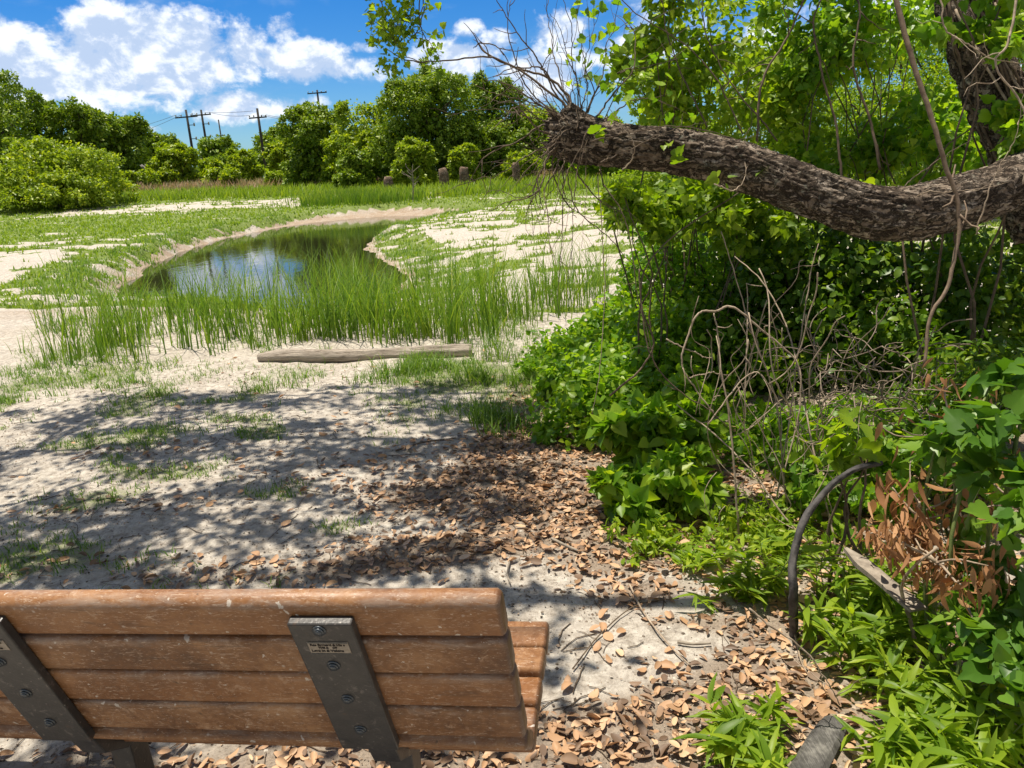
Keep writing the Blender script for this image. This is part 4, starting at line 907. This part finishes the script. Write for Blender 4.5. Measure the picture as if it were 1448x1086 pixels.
# shoots from the broken end
SH = [[(818, 175), (790, 140), (745, 105), (700, 80), (655, 76), (600, 82), (563, 78), (540, 62)], [(815, 172), (800, 130), (770, 105), (730, 88), (690, 66), (680, 54), (700, 58), (715, 68)],
 [(818, 160), (816, 120), (810, 80), (812, 40), (800, 5), (790, -30)], [(822, 160), (815, 110), (800, 70), (788, 30), (775, 10)], [(826, 165), (850, 120), (880, 105), (920, 92), (960, 80)], [(820, 165), (790, 130), (760, 90), (735, 60), (705, 20), (690, 2)],
 [(812, 175), (770, 155), (730, 142), (700, 138), (665, 118)], [(810, 178), (760, 165), (725, 155), (680, 152), (630, 158)], [(808, 180), (770, 150), (740, 128), (712, 118), (685, 115)], [(805, 185), (765, 180), (740, 200), (690, 225), (670, 250), (660, 275)],
 [(805, 190), (780, 200), (745, 215), (715, 240), (685, 240)], [(800, 195), (775, 225), (765, 260), (745, 280), (715, 290), (690, 300)], [(800, 200), (780, 225), (785, 260), (800, 290), (815, 310)], [(800, 200), (778, 215), (762, 245), (765, 280), (768, 300)],
 [(797, 190), (770, 190), (750, 170), (735, 155), (720, 170), (700, 185)], [(830, 160), (850, 100), (855, 60), (870, 30), (880, -20)], [(828, 162), (842, 130), (835, 90), (845, 50), (860, 10)], [(840, 170), (870, 130), (900, 100), (905, 60), (890, 40)],
 [(815, 170), (795, 110), (785, 60), (780, 20), (786, -10)], [(850, 175), (880, 150), (905, 145), (940, 150)], [(800, 205), (790, 240), (775, 270), (778, 320), (783, 360)], [(798, 200), (770, 235), (755, 260), (748, 290), (752, 340)], [(795, 208), (805, 245), (830, 280), (850, 300), (870, 312)],
 [(812, 168), (780, 122), (765, 95), (740, 95), (715, 100), (690, 115)], [(822, 162), (832, 120), (828, 80), (818, 40), (822, 0)], [(808, 172), (760, 140), (735, 110), (722, 75), (719, 35), (728, 2)]]
def shoot(path, d, r0, parent, sub=5, spread=45, matr=TWIG, name='shoot', leaves=None, n=40, org=base):
    dd = random.uniform(-.35, .25); P3 = [at(x_, y_, d+dd*(i/len(path))) for i, (x_, y_) in enumerate(path)]; C_ = catmull(P3, n)
    C_ += np.cumsum(RS.normal(size=(n, 3))*.0025, 0); A = Acc(); A.add(*tube(C_, np.linspace(r0, r0*.3, n), 6)); tips = [C_[-1]]; ends = list(C_[n//2::3])
    for k in range(sub):
        i_ = random.randint(n//5, n-3); t_ = C_[min(i_+2, n-1)]-C_[i_-2]; t_ /= np.linalg.norm(t_)+1e-9
        dv_ = t_*.7+unit(1)[0]*.8; L_ = random.uniform(.3, 1.)*spread/F*d; q = C_[i_]+dv_*L_
        W_ = wander(C_[i_], q, 8, .12); A.add(*tube(W_, np.linspace(r0*.45, r0*.18, 8), 5)); tips.append(q); ends += list(W_[3:])
    A.build(name, matr, parent, origin=org); return tips, ends
ALLT = []
for i, pth in enumerate(SH):
    tp_, en = shoot(pth, 3.27, .0062 if i in (0, 1) else random.uniform(.003, .0052), TREE, 5, 60)
    ALLT.append((i, pth, tp_, en))
for k in range(28):
    a = math.radians(random.choice([random.uniform(95, 200), random.uniform(200, 275), random.uniform(60, 120)])); L_ = random.uniform(60, 190); x0_, y0_ = random.uniform(795, 835), random.uniform(165, 205); g_ = random.uniform(.1, .5)*L_
    pth = [(x0_+math.cos(a)*L_*t_, y0_-math.sin(a)*L_*t_+g_*t_*t_+random.uniform(-6, 6)*t_) for t_ in (0, .25, .5, .75, 1)]
    shoot(pth, 3.25+random.uniform(-.08, .08), random.uniform(.0018, .0034), TREE, 4, 45)
def leaves_at(P, size, T, m, name, parent, jit=.03, per=3, origin=(0, 0, 0), droop=.5):
    P = np.repeat(np.asarray(P), per, 0); n = len(P); P = P+RS.normal(size=(n, 3))*jit
    N = np.array([0, -.15, .9])+RS.normal(size=(n, 3))*.6; D = RS.normal(size=(n, 3))-np.array([0, 0, droop]); R = frames(D, N)
    V, FS = scatter(T, P, R, size*RS.uniform(.5, 1.3, n)); return mesh(name, V-np.asarray(origin), FS, m, parent)
# leaf sprays: far left hanging spray and sprouts on the limb
lp_ = []
for (pth, nn_) in (([(610, -60), (600, 0), (590, 20), (560, 30), (540, 55)], 16), ([(600, -40), (598, 20), (600, 45), (612, 60), (625, 72)], 8), ([(560, -40), (548, 5), (535, 30), (520, 25)], 12), ([(600, 10), (590, 40), (572, 60), (558, 80), (545, 78)], 10), ([(570, -30), (575, 10), (560, 40)], 10), ([(540, -20), (538, 20), (545, 40)], 8)):
    tp_, en = shoot(pth, 3.2, .003, TREE, nn_, 35); leaves_at(en[::2]+tp_, .027, T_lobed(), G_BRIGHT, 'leaf_spray', TREE, .018, 2, base)
lp_ = []
for i in (2, 4, 15, 16, 17, 19, 24): leaves_at(ALLT[i][3][::3]+ALLT[i][2], .045, T_lobed(), G_VINE, 'leaf_spray', TREE, .03, 1, base)
for grp in ([(850, 185), (858, 172), (848, 192)], [(943, 200), (955, 225), (950, 205)], [(1090, 232), (1096, 240), (1085, 238)], [(1258, 268), (1252, 272), (1240, 255)], [(1020, 250), (1024, 254)]):
    leaves_at([at(x_, y_, 3.08) for x_, y_ in grp], .055, T_lobed(), G_BRIGHT, 'leaf_sprout', TREE, .012, 2, base)
# thin runners lying over the limb
for pth in ([(835, 200), (900, 185), (970, 178), (1060, 205), (1110, 225)], [(1230, 330), (1290, 250), (1375, 190)], [(1290, 300), (1310, 268), (1360, 262), (1400, 262)], [(850, 230), (880, 215), (940, 190), (1000, 176)], [(1380, 330), (1400, 260), (1430, 210), (1440, 150)], [(1010, 260), (1040, 265), (1055, 240), (1050, 200)], [(880, 240), (900, 215), (880, 180), (860, 150)]):
    shoot(pth, 3.02, .003, TREE, 3, 40, TWIG if random.random() < .5 else TAN, 'runner')
# crown overhead (mostly above the picture) on limbs; clumps set and thinned for the shadow they cast
def clear_of(x_, y_, z_c):
    bx_, by_ = [c_-SUN[i_]/SUN[2]*(z_c-.9) for i_, c_ in enumerate((x_, y_))]
    if -2.2 < bx_ < -.45 and .4 < by_ < 1.65: return False
    if -.25 < bx_ < .5 and .6 < by_ < 1.5: return False
    lx_, ly_ = [c_-SUN[i_]/SUN[2]*(z_c-2.) for i_, c_ in enumerate((x_, y_))]
    if .1 < lx_ < 2.8 and 2.4 < ly_ < 4.2 and rs.rand() < .6: return False
    gx_, gy_ = [c_-SUN[i_]/SUN[2]*z_c for i_, c_ in enumerate((x_, y_))]
    if -.1 < gx_ < 3.2 and .5 < gy_ < 3.5 and rs.rand() < .93: return False
    return True
CC = []
rs = np.random.RandomState(5)
for k in range(380):
    x_ = rs.uniform(-5.6, 3.4); y_ = rs.uniform(2.1, 6.2); z_c = rs.uniform(2.1+.34*y_, 2.9+.42*y_)
    if x_ > .9 and y_ > 3.6: continue
    if fbm(np.array([x_*.8]), np.array([y_*.8]), s=150)[0] < .30: continue
    if not clear_of(x_, y_, z_c): continue
    CC.append((x_, y_, z_c))
for k in range(170):  # unseen clumps behind the camera, added to cut bounce light on the bench back
    x_, y_, z_c = rs.uniform(-4.5, 3.0), rs.uniform(-3.0, 1.0), rs.uniform(3.0, 4.4)
    if clear_of(x_, y_, z_c): CC.append((x_, y_, z_c))
for k in range(60):
    z_c = rs.uniform(3.4, 4.6); x_, y_ = rs.uniform(-2.3, .2)+SUN[0]/SUN[2]*z_c, rs.uniform(2.3, 4.4)+SUN[1]/SUN[2]*z_c
    if clear_of(x_, y_, z_c): CC.append((x_, y_, z_c))
CC = np.array(CC); A = Acc()
for c in CC:
    V, FS, _ = leafcloud(c, (rs.uniform(.22, .6), rs.uniform(.12, .26), .14), int(rs.uniform(60, 170)), .064, T_oval(.3), 0, .05, .8)
    A.add(V, FS)
A.build('crown', G_CAN, TREE, origin=base)
crot = up[-1]
mains = [catmull([up[200], up[-1], (1.0, 4.2, 4.6), (-1.5, 4.9, 4.7), (-4.8, 5.0, 4.6)], 40), catmull([up[230], (1.9, 4.6, 5.0), (.5, 5.6, 4.9), (-2.5, 6.0, 4.9)], 40), catmull([up[240], (1.6, 3.0, 4.6), (-.5, 3.0, 4.3), (-3.5, 3.1, 4.2), (-5.4, 3.0, 4.2)], 40)]
for P_ in mains:
    V, FS = tube(P_, np.linspace(.06, .015, 40), 12, barkdisp(1, .2)); mesh('branch', V-base, FS, BARK, TREE)
A = Acc(); MP = np.concatenate(mains)
for c in CC:
    q = MP[np.argmin(((MP-c)**2).sum(1))]
    if np.linalg.norm(q-c) > 1.5: q = c+unit(1)[0]*[.5, .3, .15]
    A.add(*tube(wander(q, c, 8, .1), np.linspace(.011, .004, 8), 5))
A.build('crown_twigs', TWIG, TREE, origin=base)

# ------------------------------------------------------------------ thicket shrubs
def shrub(name, label, cat, blobs, size, T, m, group=None, stems=10, smat=TWIG, up=.5, base=None, droop=.4):
    """blobs: (px,py,depth, rx,ry,rz metres, n)"""
    c0 = at(*blobs[0][:3]); b0 = np.array([c0[0], c0[1], gh(c0[0], c0[1])]) if base is None else base
    r = empty(name, b0, label, cat, group); A = Acc(); cs = []
    for px, py, d, rx, ry, rz, n in blobs:
        V, FS, cc = leafcloud(at(px, py, d), (rx, ry, rz), n, size, T, max(8, n//45), .25, up, .34, droop=droop)
        A.add(V, FS); cs.append(cc)
    V = np.concatenate(A.V); A.V = [V]; zz = height(V[:, 0], V[:, 1]); V[:, 2] = np.maximum(V[:, 2], zz+.01)
    A.build('foliage', m, r, origin=b0); cc = np.concatenate(cs); A = Acc()
    for q in range(stems):
        c = cc[random.randrange(len(cc))]; s0 = b0+np.array([random.uniform(-.15, .15), random.uniform(-.15, .15), -.03])
        s0 = np.array([b0[0]*.6+c[0]*.4, b0[1]*.6+c[1]*.4, 0])+np.array([random.uniform(-.1, .1), random.uniform(-.1, .1), 0]); s0[2] = gh(s0[0], s0[1])-.03
        A.add(*tube(wander(s0, c, 9, .15, .05), np.linspace(.008, .003, 9), 5))
    A.build('stem', smat, r, origin=b0); return r
GS = 'shrubs and vines of the thicket on the right'
shrub('vine_mound', 'sunlit low mound of bright vines at the left tip of the thicket', 'vine', [(835, 505, 6.0, .5, .6, .22, 4600), (900, 475, 6.3, .6, .5, .34, 5000), (800, 545, 5.2, .28, .3, .12, 900), (770, 525, 5.6, .25, .3, .08, 400)], .042, T_heart(), G_VINE, GS, 10, GSTEM)
shrub('vine_mound', 'broad leafy vine mound in the middle left of the thicket', 'vine', [(900, 560, 4.9, .6, .6, .36, 6000), (850, 590, 4.4, .35, .35, .25, 2400), (960, 500, 5.4, .55, .5, .4, 4200)], .042, T_heart(), G_VINE, GS, 10, GSTEM)
shrub('vine', 'large leaved vine hanging to the leaf litter at the front of the thicket', 'vine', [(900, 640, 3.7, .26, .25, .22, 900), (930, 690, 3.4, .2, .2, .2, 600), (880, 720, 3.3, .14, .15, .16, 320), (960, 620, 3.8, .25, .25, .25, 700)], .065, T_heart(), G_VINE, GS, 8, TWIG)
shrub('shrub', 'shadowy green shrub right of the vine mounds, under the limb', 'shrub', [(1010, 430, 5.8, .7, .6, .5, 4200), (960, 370, 6.0, .5, .5, .4, 2600), (1040, 540, 5.2, .6, .5, .45, 2400)], .05, T_oval(.3), G_VINE, GS, 12)
shrub('shrub', 'leafy overhanging shrub hanging below the left part of the limb', 'shrub', [(920, 320, 4.6, .3, .3, .22, 750), (890, 290, 4.4, .2, .25, .14, 300), (980, 310, 4.8, .4, .35, .28, 1300), (1060, 330, 5.0, .45, .4, .35, 1300)], .05, T_lobed(), G_BRIGHT, GS, 8)
shrub('shrub', 'deep dark shrub filling the hollow below the middle of the limb', 'shrub', [(1150, 400, 5.4, .75, .6, .55, 3600), (1160, 500, 5.2, .8, .5, .5, 3600), (1060, 460, 5.6, .5, .5, .5, 1800)], .055, T_oval(.33), G_DARK, GS, 14)
shrub('shrub', 'dark shrub below the right part of the limb, with pale gaps between its leaves', 'shrub', [(1320, 430, 5.0, .75, .6, .5, 2800), (1430, 430, 4.6, .6, .5, .55, 1700), (1340, 520, 4.6, .8, .5, .4, 2600)], .055, T_oval(.33), G_DARK, GS, 14)
shrub('shrub', 'leafy shrub standing behind the limb, left part, against the sky', 'shrub', [(960, 150, 5.2, .45, .4, .42, 1200), (1030, 90, 5.2, .55, .4, .5, 1150), (900, 110, 5.0, .25, .3, .3, 260), (1080, 180, 5.4, .5, .4, .4, 1300), (960, 60, 4.9, .4, .3, .3, 420)], .05, T_lobed(), G_BRIGHT, GS, 16)
shrub('shrub', 'tall leafy shrub behind the bend of the limb', 'shrub', [(1180, 120, 5.2, .55, .45, .6, 1300), (1200, 240, 5.2, .6, .4, .2, 1300), (1240, 60, 5.0, .5, .4, .45, 900), (1130, 20, 5.0, .5, .3, .3, 700)], .052, T_lobed(), G_VINE, GS, 16)
shrub('shrub', 'dense dark green shrub between the limb and the vine wrapped trunk', 'shrub', [(1310, 200, 4.9, .5, .45, .3, 1500), (1400, 230, 4.4, .4, .35, .3, 1200), (1430, 90, 4.6, .35, .4, .5, 500), (1300, 60, 5.4, .4, .4, .4, 420)], .052, T_lobed(), G_VINE, GS, 14)
shrub('vine', 'leafy vine growing over the upright stem at the top right', 'vine', [(1395, 70, 3.35, .2, .15, .35, 260), (1420, 200, 3.3, .2, .15, .2, 160), (1340, 20, 3.4, .2, .15, .2, 110)], .06, T_lobed(), G_VINE, GS, 5)
# low growth on the thicket floor
for lb, bl, mm in [('low leafy growth on the dark thicket floor behind the dry stems', [(1080, 640, 4.2, .6, .5, .16, 2600), (1200, 620, 4.0, .6, .4, .16, 2200)], G_VINE), ('low green growth at the front edge of the thicket, left of the dry stems', [(960, 740, 3.3, .35, .3, .1, 800), (1050, 740, 3.2, .35, .3, .1, 900), (900, 760, 3.1, .16, .15, .07, 240)], G_BRIGHT),
                   ('dim leafy growth behind the curved black stem', [(1200, 700, 3.2, .35, .35, .14, 1000), (1300, 660, 3.2, .4, .4, .2, 1200)], G_VINE), ('dark undergrowth at the right edge behind the dead leaves', [(1420, 560, 3.4, .5, .4, .3, 2000), (1330, 600, 3.6, .5, .4, .2, 1300)], G_DARK)]:
    shrub('undergrowth', lb, 'undergrowth', bl, .045, T_lobed() if mm is G_VINE else T_oval(.2), mm, GS, 6, GSTEM)
# near big-leaved vine on the right edge
shrub('vine', 'big leaved vine close to the camera at the right edge', 'vine', [(1410, 640, 2.0, .13, .2, .14, 110), (1440, 720, 1.9, .13, .18, .12, 130), (1420, 800, 2.1, .12, .15, .1, 80), (1425, 545, 2.1, .12, .16, .06, 40), (1340, 650, 2.2, .08, .14, .06, 22), (1440, 880, 1.9, .14, .2, .12, 120)], .066, T_lobed(), G_NEAR, None, 10, GSTEM, .9)
shrub('vine', 'small bright vine sprig standing just above the curved black stem', 'vine', [(1195, 615, 2.65, .08, .08, .09, 16), (1170, 650, 2.65, .06, .06, .04, 8), (1215, 650, 2.6, .06, .06, .05, 9)], .075, T_lobed(), G_BRIGHT, None, 4, TWIG, .8)
shrub('shrub', 'round leaved shrub low at the right edge beneath the dead leaves', 'shrub', [(1400, 870, 1.95, .14, .15, .07, 60), (1350, 900, 2.0, .1, .12, .05, 34), (1430, 940, 1.8, .12, .15, .07, 46)], .05, T_heart(), G_NEAR, None, 7, GSTEM, .9)
# dead brown leaf clusters
def deadcluster(px, py, d, r_, n, lb, size=.075):
    c = at(px, py, d); g0 = np.array([c[0]+.1, c[1]+.1, gh(c[0], c[1])]); rt = empty('dead_branch', g0, lb, 'dead branch', 'dead branches with brown leaves')
    A = Acc(); W_ = wander(g0-[0, 0, .03], c, 10, .12); A.add(*tube(W_, np.linspace(.007, .004, 10), 6)); tips = []
    for k in range(7): q = c+unit(1)[0]*np.array([r_, r_, r_*.8]); A.add(*tube(wander(c+(g0-c)*.1, q, 6, .15), np.linspace(.004, .002, 6), 5)); tips.append(q)
    A.build('stem', TAN, rt, origin=g0); tips = np.array(tips); k = RS.randint(0, 7, n); P_ = tips[k]+RS.normal(size=(n, 3))*r_*.28
    D = RS.normal(size=(n, 3))*.5-np.array([0, 0, .9]); N = unit(n); V, FS = scatter(T_lance(.13, -.3), P_, frames(D, N), size*RS.uniform(.6, 1.2, n), RS.uniform(.45, 1.3, n)); mesh('dead_foliage', V-g0, FS, G_DEAD, rt)
deadcluster(1325, 775, 2.0, .12, 300, 'thick hanging bunch of dead brown leaves at the lower right', .055)
deadcluster(1300, 710, 2.15, .09, 100, 'small bunch of dead brown leaves above the thick one')
deadcluster(1345, 590, 2.4, .15, 70, 'thin dead brown leafy branch beside the big leaved vine', .06)
deadcluster(1440, 690, 2.2, .12, 60, 'dead brown leaves at the right edge behind green vine leaves')
deadcluster(1250, 745, 2.3, .05, 22, 'little dead brown leaf bunch beside the curved black stem')

# lance leaved bright plants
def lanceplant(px, py, h, nst, lb, leaf=.075, spread=.1, m=G_BRIGHT, group='bright narrow leaved plants at the lower right'):
    p = G(px, py); r = empty('herb', p, lb, 'plant', group); A = Acc(); S_ = []; 
    for k in range(nst):
        s0 = np.array([random.uniform(-1, 1)*spread*.6, random.uniform(-1, 1)*spread*.6, 0]); s0[2] = gh(p[0]+s0[0], p[1]+s0[1])-p[2]-.01
        q = s0+np.array([random.uniform(-1, 1)*spread, random.uniform(-1, 1)*spread-.02, h*random.uniform(.6, 1.1)]); W_ = wander(s0, q, 8, .14); A.add(*tube(W_, np.linspace(.0028, .0014, 8), 5)); S_.append(W_)
    A.build('stem', GSTEM, r)
    P_ = np.concatenate([w_[2:] for w_ in S_]); P_ = np.repeat(P_, 3, 0); n = len(P_); D = np.concatenate([RS.normal(size=(n, 2)), RS.uniform(.1, .9, (n, 1))], 1); N = np.array([0, 0, 1.])+RS.normal(size=(n, 3))*.3
    V, FS = scatter(T_lance(.085, -.35), P_, frames(D, N), leaf*RS.uniform(.6, 1.25, n), RS.uniform(.8, 1.6, n)); mesh('foliage', V, FS, m, r)
LPL = [(1070, 835, .20, 12, 'bright narrow leaved plant left of the curved black stem'), (1035, 850, .09, 7, 'small narrow leaved plant at the left of that beside the leaf litter'), (1190, 850, .24, 12, 'narrow leaved plant just right of the foot of the curved black stem'), (1165, 900, .15, 8, 'low narrow leaved plant at the foot of the curved black stem'),
 (1240, 900, .24, 14, 'narrow leaved plant below the flat pale stick'), (1230, 960, .20, 13, 'narrow leaved plant midway down the right side'), (1300, 930, .24, 12, 'narrow leaved plant left of the round leaved shrub'), (1060, 1070, .12, 14, 'bright narrow leaved tuft beside the grey timber end, on the leaf litter'),
 (1310, 1030, .18, 14, 'narrow leaved plant right of the grey timber end'), (1280, 1100, .14, 12, 'narrow leaved plant at the bottom edge next to the timber end'), (1370, 1050, .2, 14, 'narrow leaved plant near the bottom right corner'), (1340, 1110, .16, 12, 'narrow leaved plant cut by the bottom edge'), (1430, 1080, .2, 12, 'narrow leaved plant in the very bottom right corner'), (1130, 800, .16, 8, 'narrow leaved plant behind the foot of the curved black stem'), (970, 800, .07, 8, 'sparse small plant at the front edge of the thicket')]
for px, py, h, n_, lb in LPL: lanceplant(px, py, h, n_, lb, .085 if py > 860 else .07)

# ------------------------------------------------------------------ curved black stem
P_ = catmull([G(1124, 893)-[0, 0, .05], at(1122, 840, 2.36), at(1122, 790, 2.38), at(1138, 735, 2.42), at(1172, 690, 2.46), at(1210, 663, 2.5), at(1246, 655, 2.54)], 60)
V, FS = tube(P_, np.linspace(.0145, .0085, 60), 24, lambda P2, a, R_: R_*((fbm(P2[:, 2:3]*30+0*a[None], np.cos(a)[None]*2+P2[:, :1]*22, np.sin(a)[None]*2+0*P2[:, :1], s=6)-.5)*.9))
o = mesh('arching_vine', V-P_[0], FS, BLACKSTEM); o.location = P_[0]; tag(o, 'thick black bare stem arching up from the leaf litter to the right', 'vine')
# dry arching vine stems
def vine(path, d, r0, lb, m=TAN, sub=0, group='dry vine stems tangled in front of the thicket', name='dry_vine', d1=None):
    d1 = d if d1 is None else d1; n = len(path); P3 = [at(x_, y_, d+(d1-d)*i/(n-1)) for i, (x_, y_) in enumerate(path)]
    C_ = catmull(P3, 50); C_ += np.cumsum(RS.normal(size=(50, 3))*.0015, 0); A = Acc(); r0 = r0*.8; A.add(*tube(C_, np.linspace(r0, r0*.55, 50), 7))
    for k in range(sub):
        i_ = random.randint(6, 44); q = C_[i_]+unit(1)[0]*random.uniform(.06, .2); A.add(*tube(wander(C_[i_], q, 6, .15), np.linspace(r0*.5, r0*.25, 6), 5))
    A.V = [v-C_[0] for v in A.V]; o = A.build(name, m); o.location = C_[0]; return tag(o, lb, 'vine', group)
vine([(1046, 770), (1040, 700), (1030, 600), (1020, 520), (1015, 470), (1013, 440)], 3.1, .0065, 'upright tan vine stem rising to the top of the hooped pair', sub=3)
vine([(1013, 440), (985, 445), (968, 490), (963, 525), (985, 555), (1012, 590)], 3.1, .006, 'tan vine bending left from the hooped top', sub=1)
vine([(1013, 440), (1035, 436), (1070, 462), (1125, 510), (1130, 560), (1120, 620), (1105, 665)], 3.1, .0062, 'tan vine bending right from the hooped top and down', sub=2)
vine([(1250, 860), (1180, 800), (1120, 750), (1060, 670), (1010, 620), (950, 575)], 2.75, .006, 'long pale vine slanting up left across the thicket floor', sub=3, d1=3.4)
vine([(1185, 790), (1150, 640), (1130, 540), (1110, 460), (1075, 400), (1040, 370)], 3.0, .0055, 'tan vine rising steeply behind the curved black stem', sub=4, d1=3.6)
vine([(1118, 760), (1105, 640), (1095, 560), (1065, 480), (1040, 400), (1015, 330)], 3.3, .005, 'thin vine leaning left up to the limb', sub=3)
vine([(1090, 740), (1110, 640), (1128, 520), (1140, 440), (1147, 390), (1160, 340)], 3.3, .0048, 'thin vine leaning right up to the limb', sub=4)
vine([(862, 560), (905, 520), (925, 480), (910, 430), (912, 380), (950, 330), (1050, 262)], 3.3, .006, 'long dark vine looping from below the limb and down left', TWIG, 2)
vine([(905, 380), (908, 440), (920, 500), (960, 550), (1000, 575), (1030, 600)], 3.25, .005, 'dark vine sweeping right below the loop', TWIG, 2)
vine([(1000, 600), (1060, 530), (1090, 545), (1140, 620), (1200, 700)], 3.0, .004, 'thin tan vine crossing low through the tangle', sub=3)
vine([(942, 480), (990, 500), (1012, 508)], 3.1, .004, 'short pale vine pointing left from the upright one')
vine([(975, 533), (1000, 528), (1035, 530)], 3.1, .0035, 'short level vine under the hooped top')
vine([(1262, -20), (1285, 80), (1310, 160), (1335, 235), (1352, 290), (1355, 330), (1340, 400), (1315, 450), (1305, 520)], 2.85, .013, 'thick brown winding vine crossing in front of the limb', stemmat('brown winding stem', (.12, .08, .05), (.27, .2, .14)), 4)
vine([(1440, -20), (1425, 60), (1405, 90), (1440, 150), (1448, 210), (1440, 260)], 2.8, .006, 'pale vine hanging at the right edge over the wrapped trunk', sub=4)
vine([(1330, -10), (1335, 40), (1360, 60), (1400, 85), (1450, 90)], 3.2, .005, 'pale vine crossing the wrapped trunk', sub=3)
vine([(1190, 260), (1180, 170), (1160, 90), (1150, 30), (1170, -20)], 3.6, .008, 'dark upright vine behind the limb, left one', TWIG, 5)
vine([(1245, 240), (1225, 160), (1200, 90), (1210, 20), (1200, -30)], 3.7, .009, 'dark upright vine behind the limb, right one', TWIG, 6)
vine([(1070, 200), (1075, 120), (1110, 60), (1130, 10), (1150, -30)], 3.6, .008, 'dark vine rising from the middle of the limb to the top', TWIG, 6)
vine([(1000, 180), (960, 100), (940, 40), (930, -30)], 3.6, .005, 'thin dark vine rising from the limb near its broken end', TWIG, 6)
vine([(1050, 190), (1010, 110), (960, 60), (900, 20), (850, -30)], 3.5, .0045, 'thin vine slanting up left over the sky', TWIG, 8)
vine([(1100, 200), (1040, 130), (1000, 60), (990, -20)], 3.6, .005, 'thin vine above the middle of the limb', TWIG, 7)
vine([(845, 250), (848, 330), (850, 430), (842, 520), (828, 590)], 3.25, .003, 'long thin pale vine hanging straight down in front of the vine mound', TAN, 2)
vine([(800, 240), (815, 300), (860, 340), (905, 385)], 3.2, .0035, 'dark twig drooping from the broken end toward the thicket', TWIG, 3)
vine([(855, 262), (890, 320), (905, 430), (925, 520)], 3.2, .0035, 'thin dark twig hanging over the vine mound', TWIG, 3)
vine([(1060, 860), (1140, 930), (1185, 1000)], 2.0, .0035, 'thin root running down beside the leaf litter', TAN, 3, 'twigs lying on the leaf litter')
def lying(pts_, r0, lb, m):
    P3 = [G(*q, dz=.012) for q in pts_]; C_ = catmull(P3, 30); V, FS = tube(C_, np.linspace(r0, r0*.6, 30), 6); o = mesh('fallen_twig', V-C_[0], FS, m); o.location = C_[0]; tag(o, lb, 'twig', 'twigs lying on the ground')
lying([(890, 830), (910, 870), (945, 915), (975, 945)], .004, 'brown fallen twig slanting across the pale sand patch', TAN)
lying([(958, 912), (980, 915), (1005, 914)], .006, 'short bleached twig on the pale sand patch', GREYWOOD)
lying([(560, 640), (600, 628), (645, 622)], .006, 'dark fallen twig on the sand near the leaf litter', TWIG)
lying([(1110, 780), (1115, 850), (1130, 930), (1140, 955)], .004, 'thin brown fallen twig beside the curved black stem', TAN)
lying([(780, 765), (800, 775), (835, 790)], .007, 'pale split twig on the leaf litter left of the thicket', GREYWOOD)
lying([(722, 790), (718, 815), (722, 830)], .004, 'whitish twig on the leaf litter just above the bench end', GREYWOOD)
lying([(810, 950), (850, 900), (900, 860), (960, 850)], .0028, 'long thin dark twig on the pale sand beside the bench', TWIG)
# fine dry tangle
A = Acc(); c = at(1250, 560, 3.3)
for k in range(130):
    p = at(random.uniform(1150, 1330), random.uniform(490, 640), random.uniform(2.9, 3.6)); q = p+unit(1)[0]*random.uniform(.12, .35); A.add(*tube(wander(p, q, 14, .3), random.uniform(.0014, .003), 4))
p0 = c.copy(); p0[2] = gh(c[0], c[1]); A.V = [v-p0 for v in A.V]; o = A.build('dry_tangle', stemmat('grey brown twigs', (.13, .095, .07), (.34, .27, .2))); o.location = p0; tag(o, 'grey brown tangle of fine dry twigs below the dark shrub', 'twigs')
A = Acc()
for k in range(52):
    p = at(random.uniform(980, 1180), random.uniform(520, 760), random.uniform(2.9, 3.5)); q = p+np.array([random.uniform(-.16, .16), random.uniform(-.1, .1), random.uniform(.15, .6)]); A.add(*tube(wander(p, q, 16, .22), random.uniform(.0012, .0028), 4))
A.V = [v-p0 for v in A.V]; o = A.build('dry_tangle', TAN); o.location = p0; tag(o, 'tan tangle of thin dry stems round the hooped vine', 'twigs')
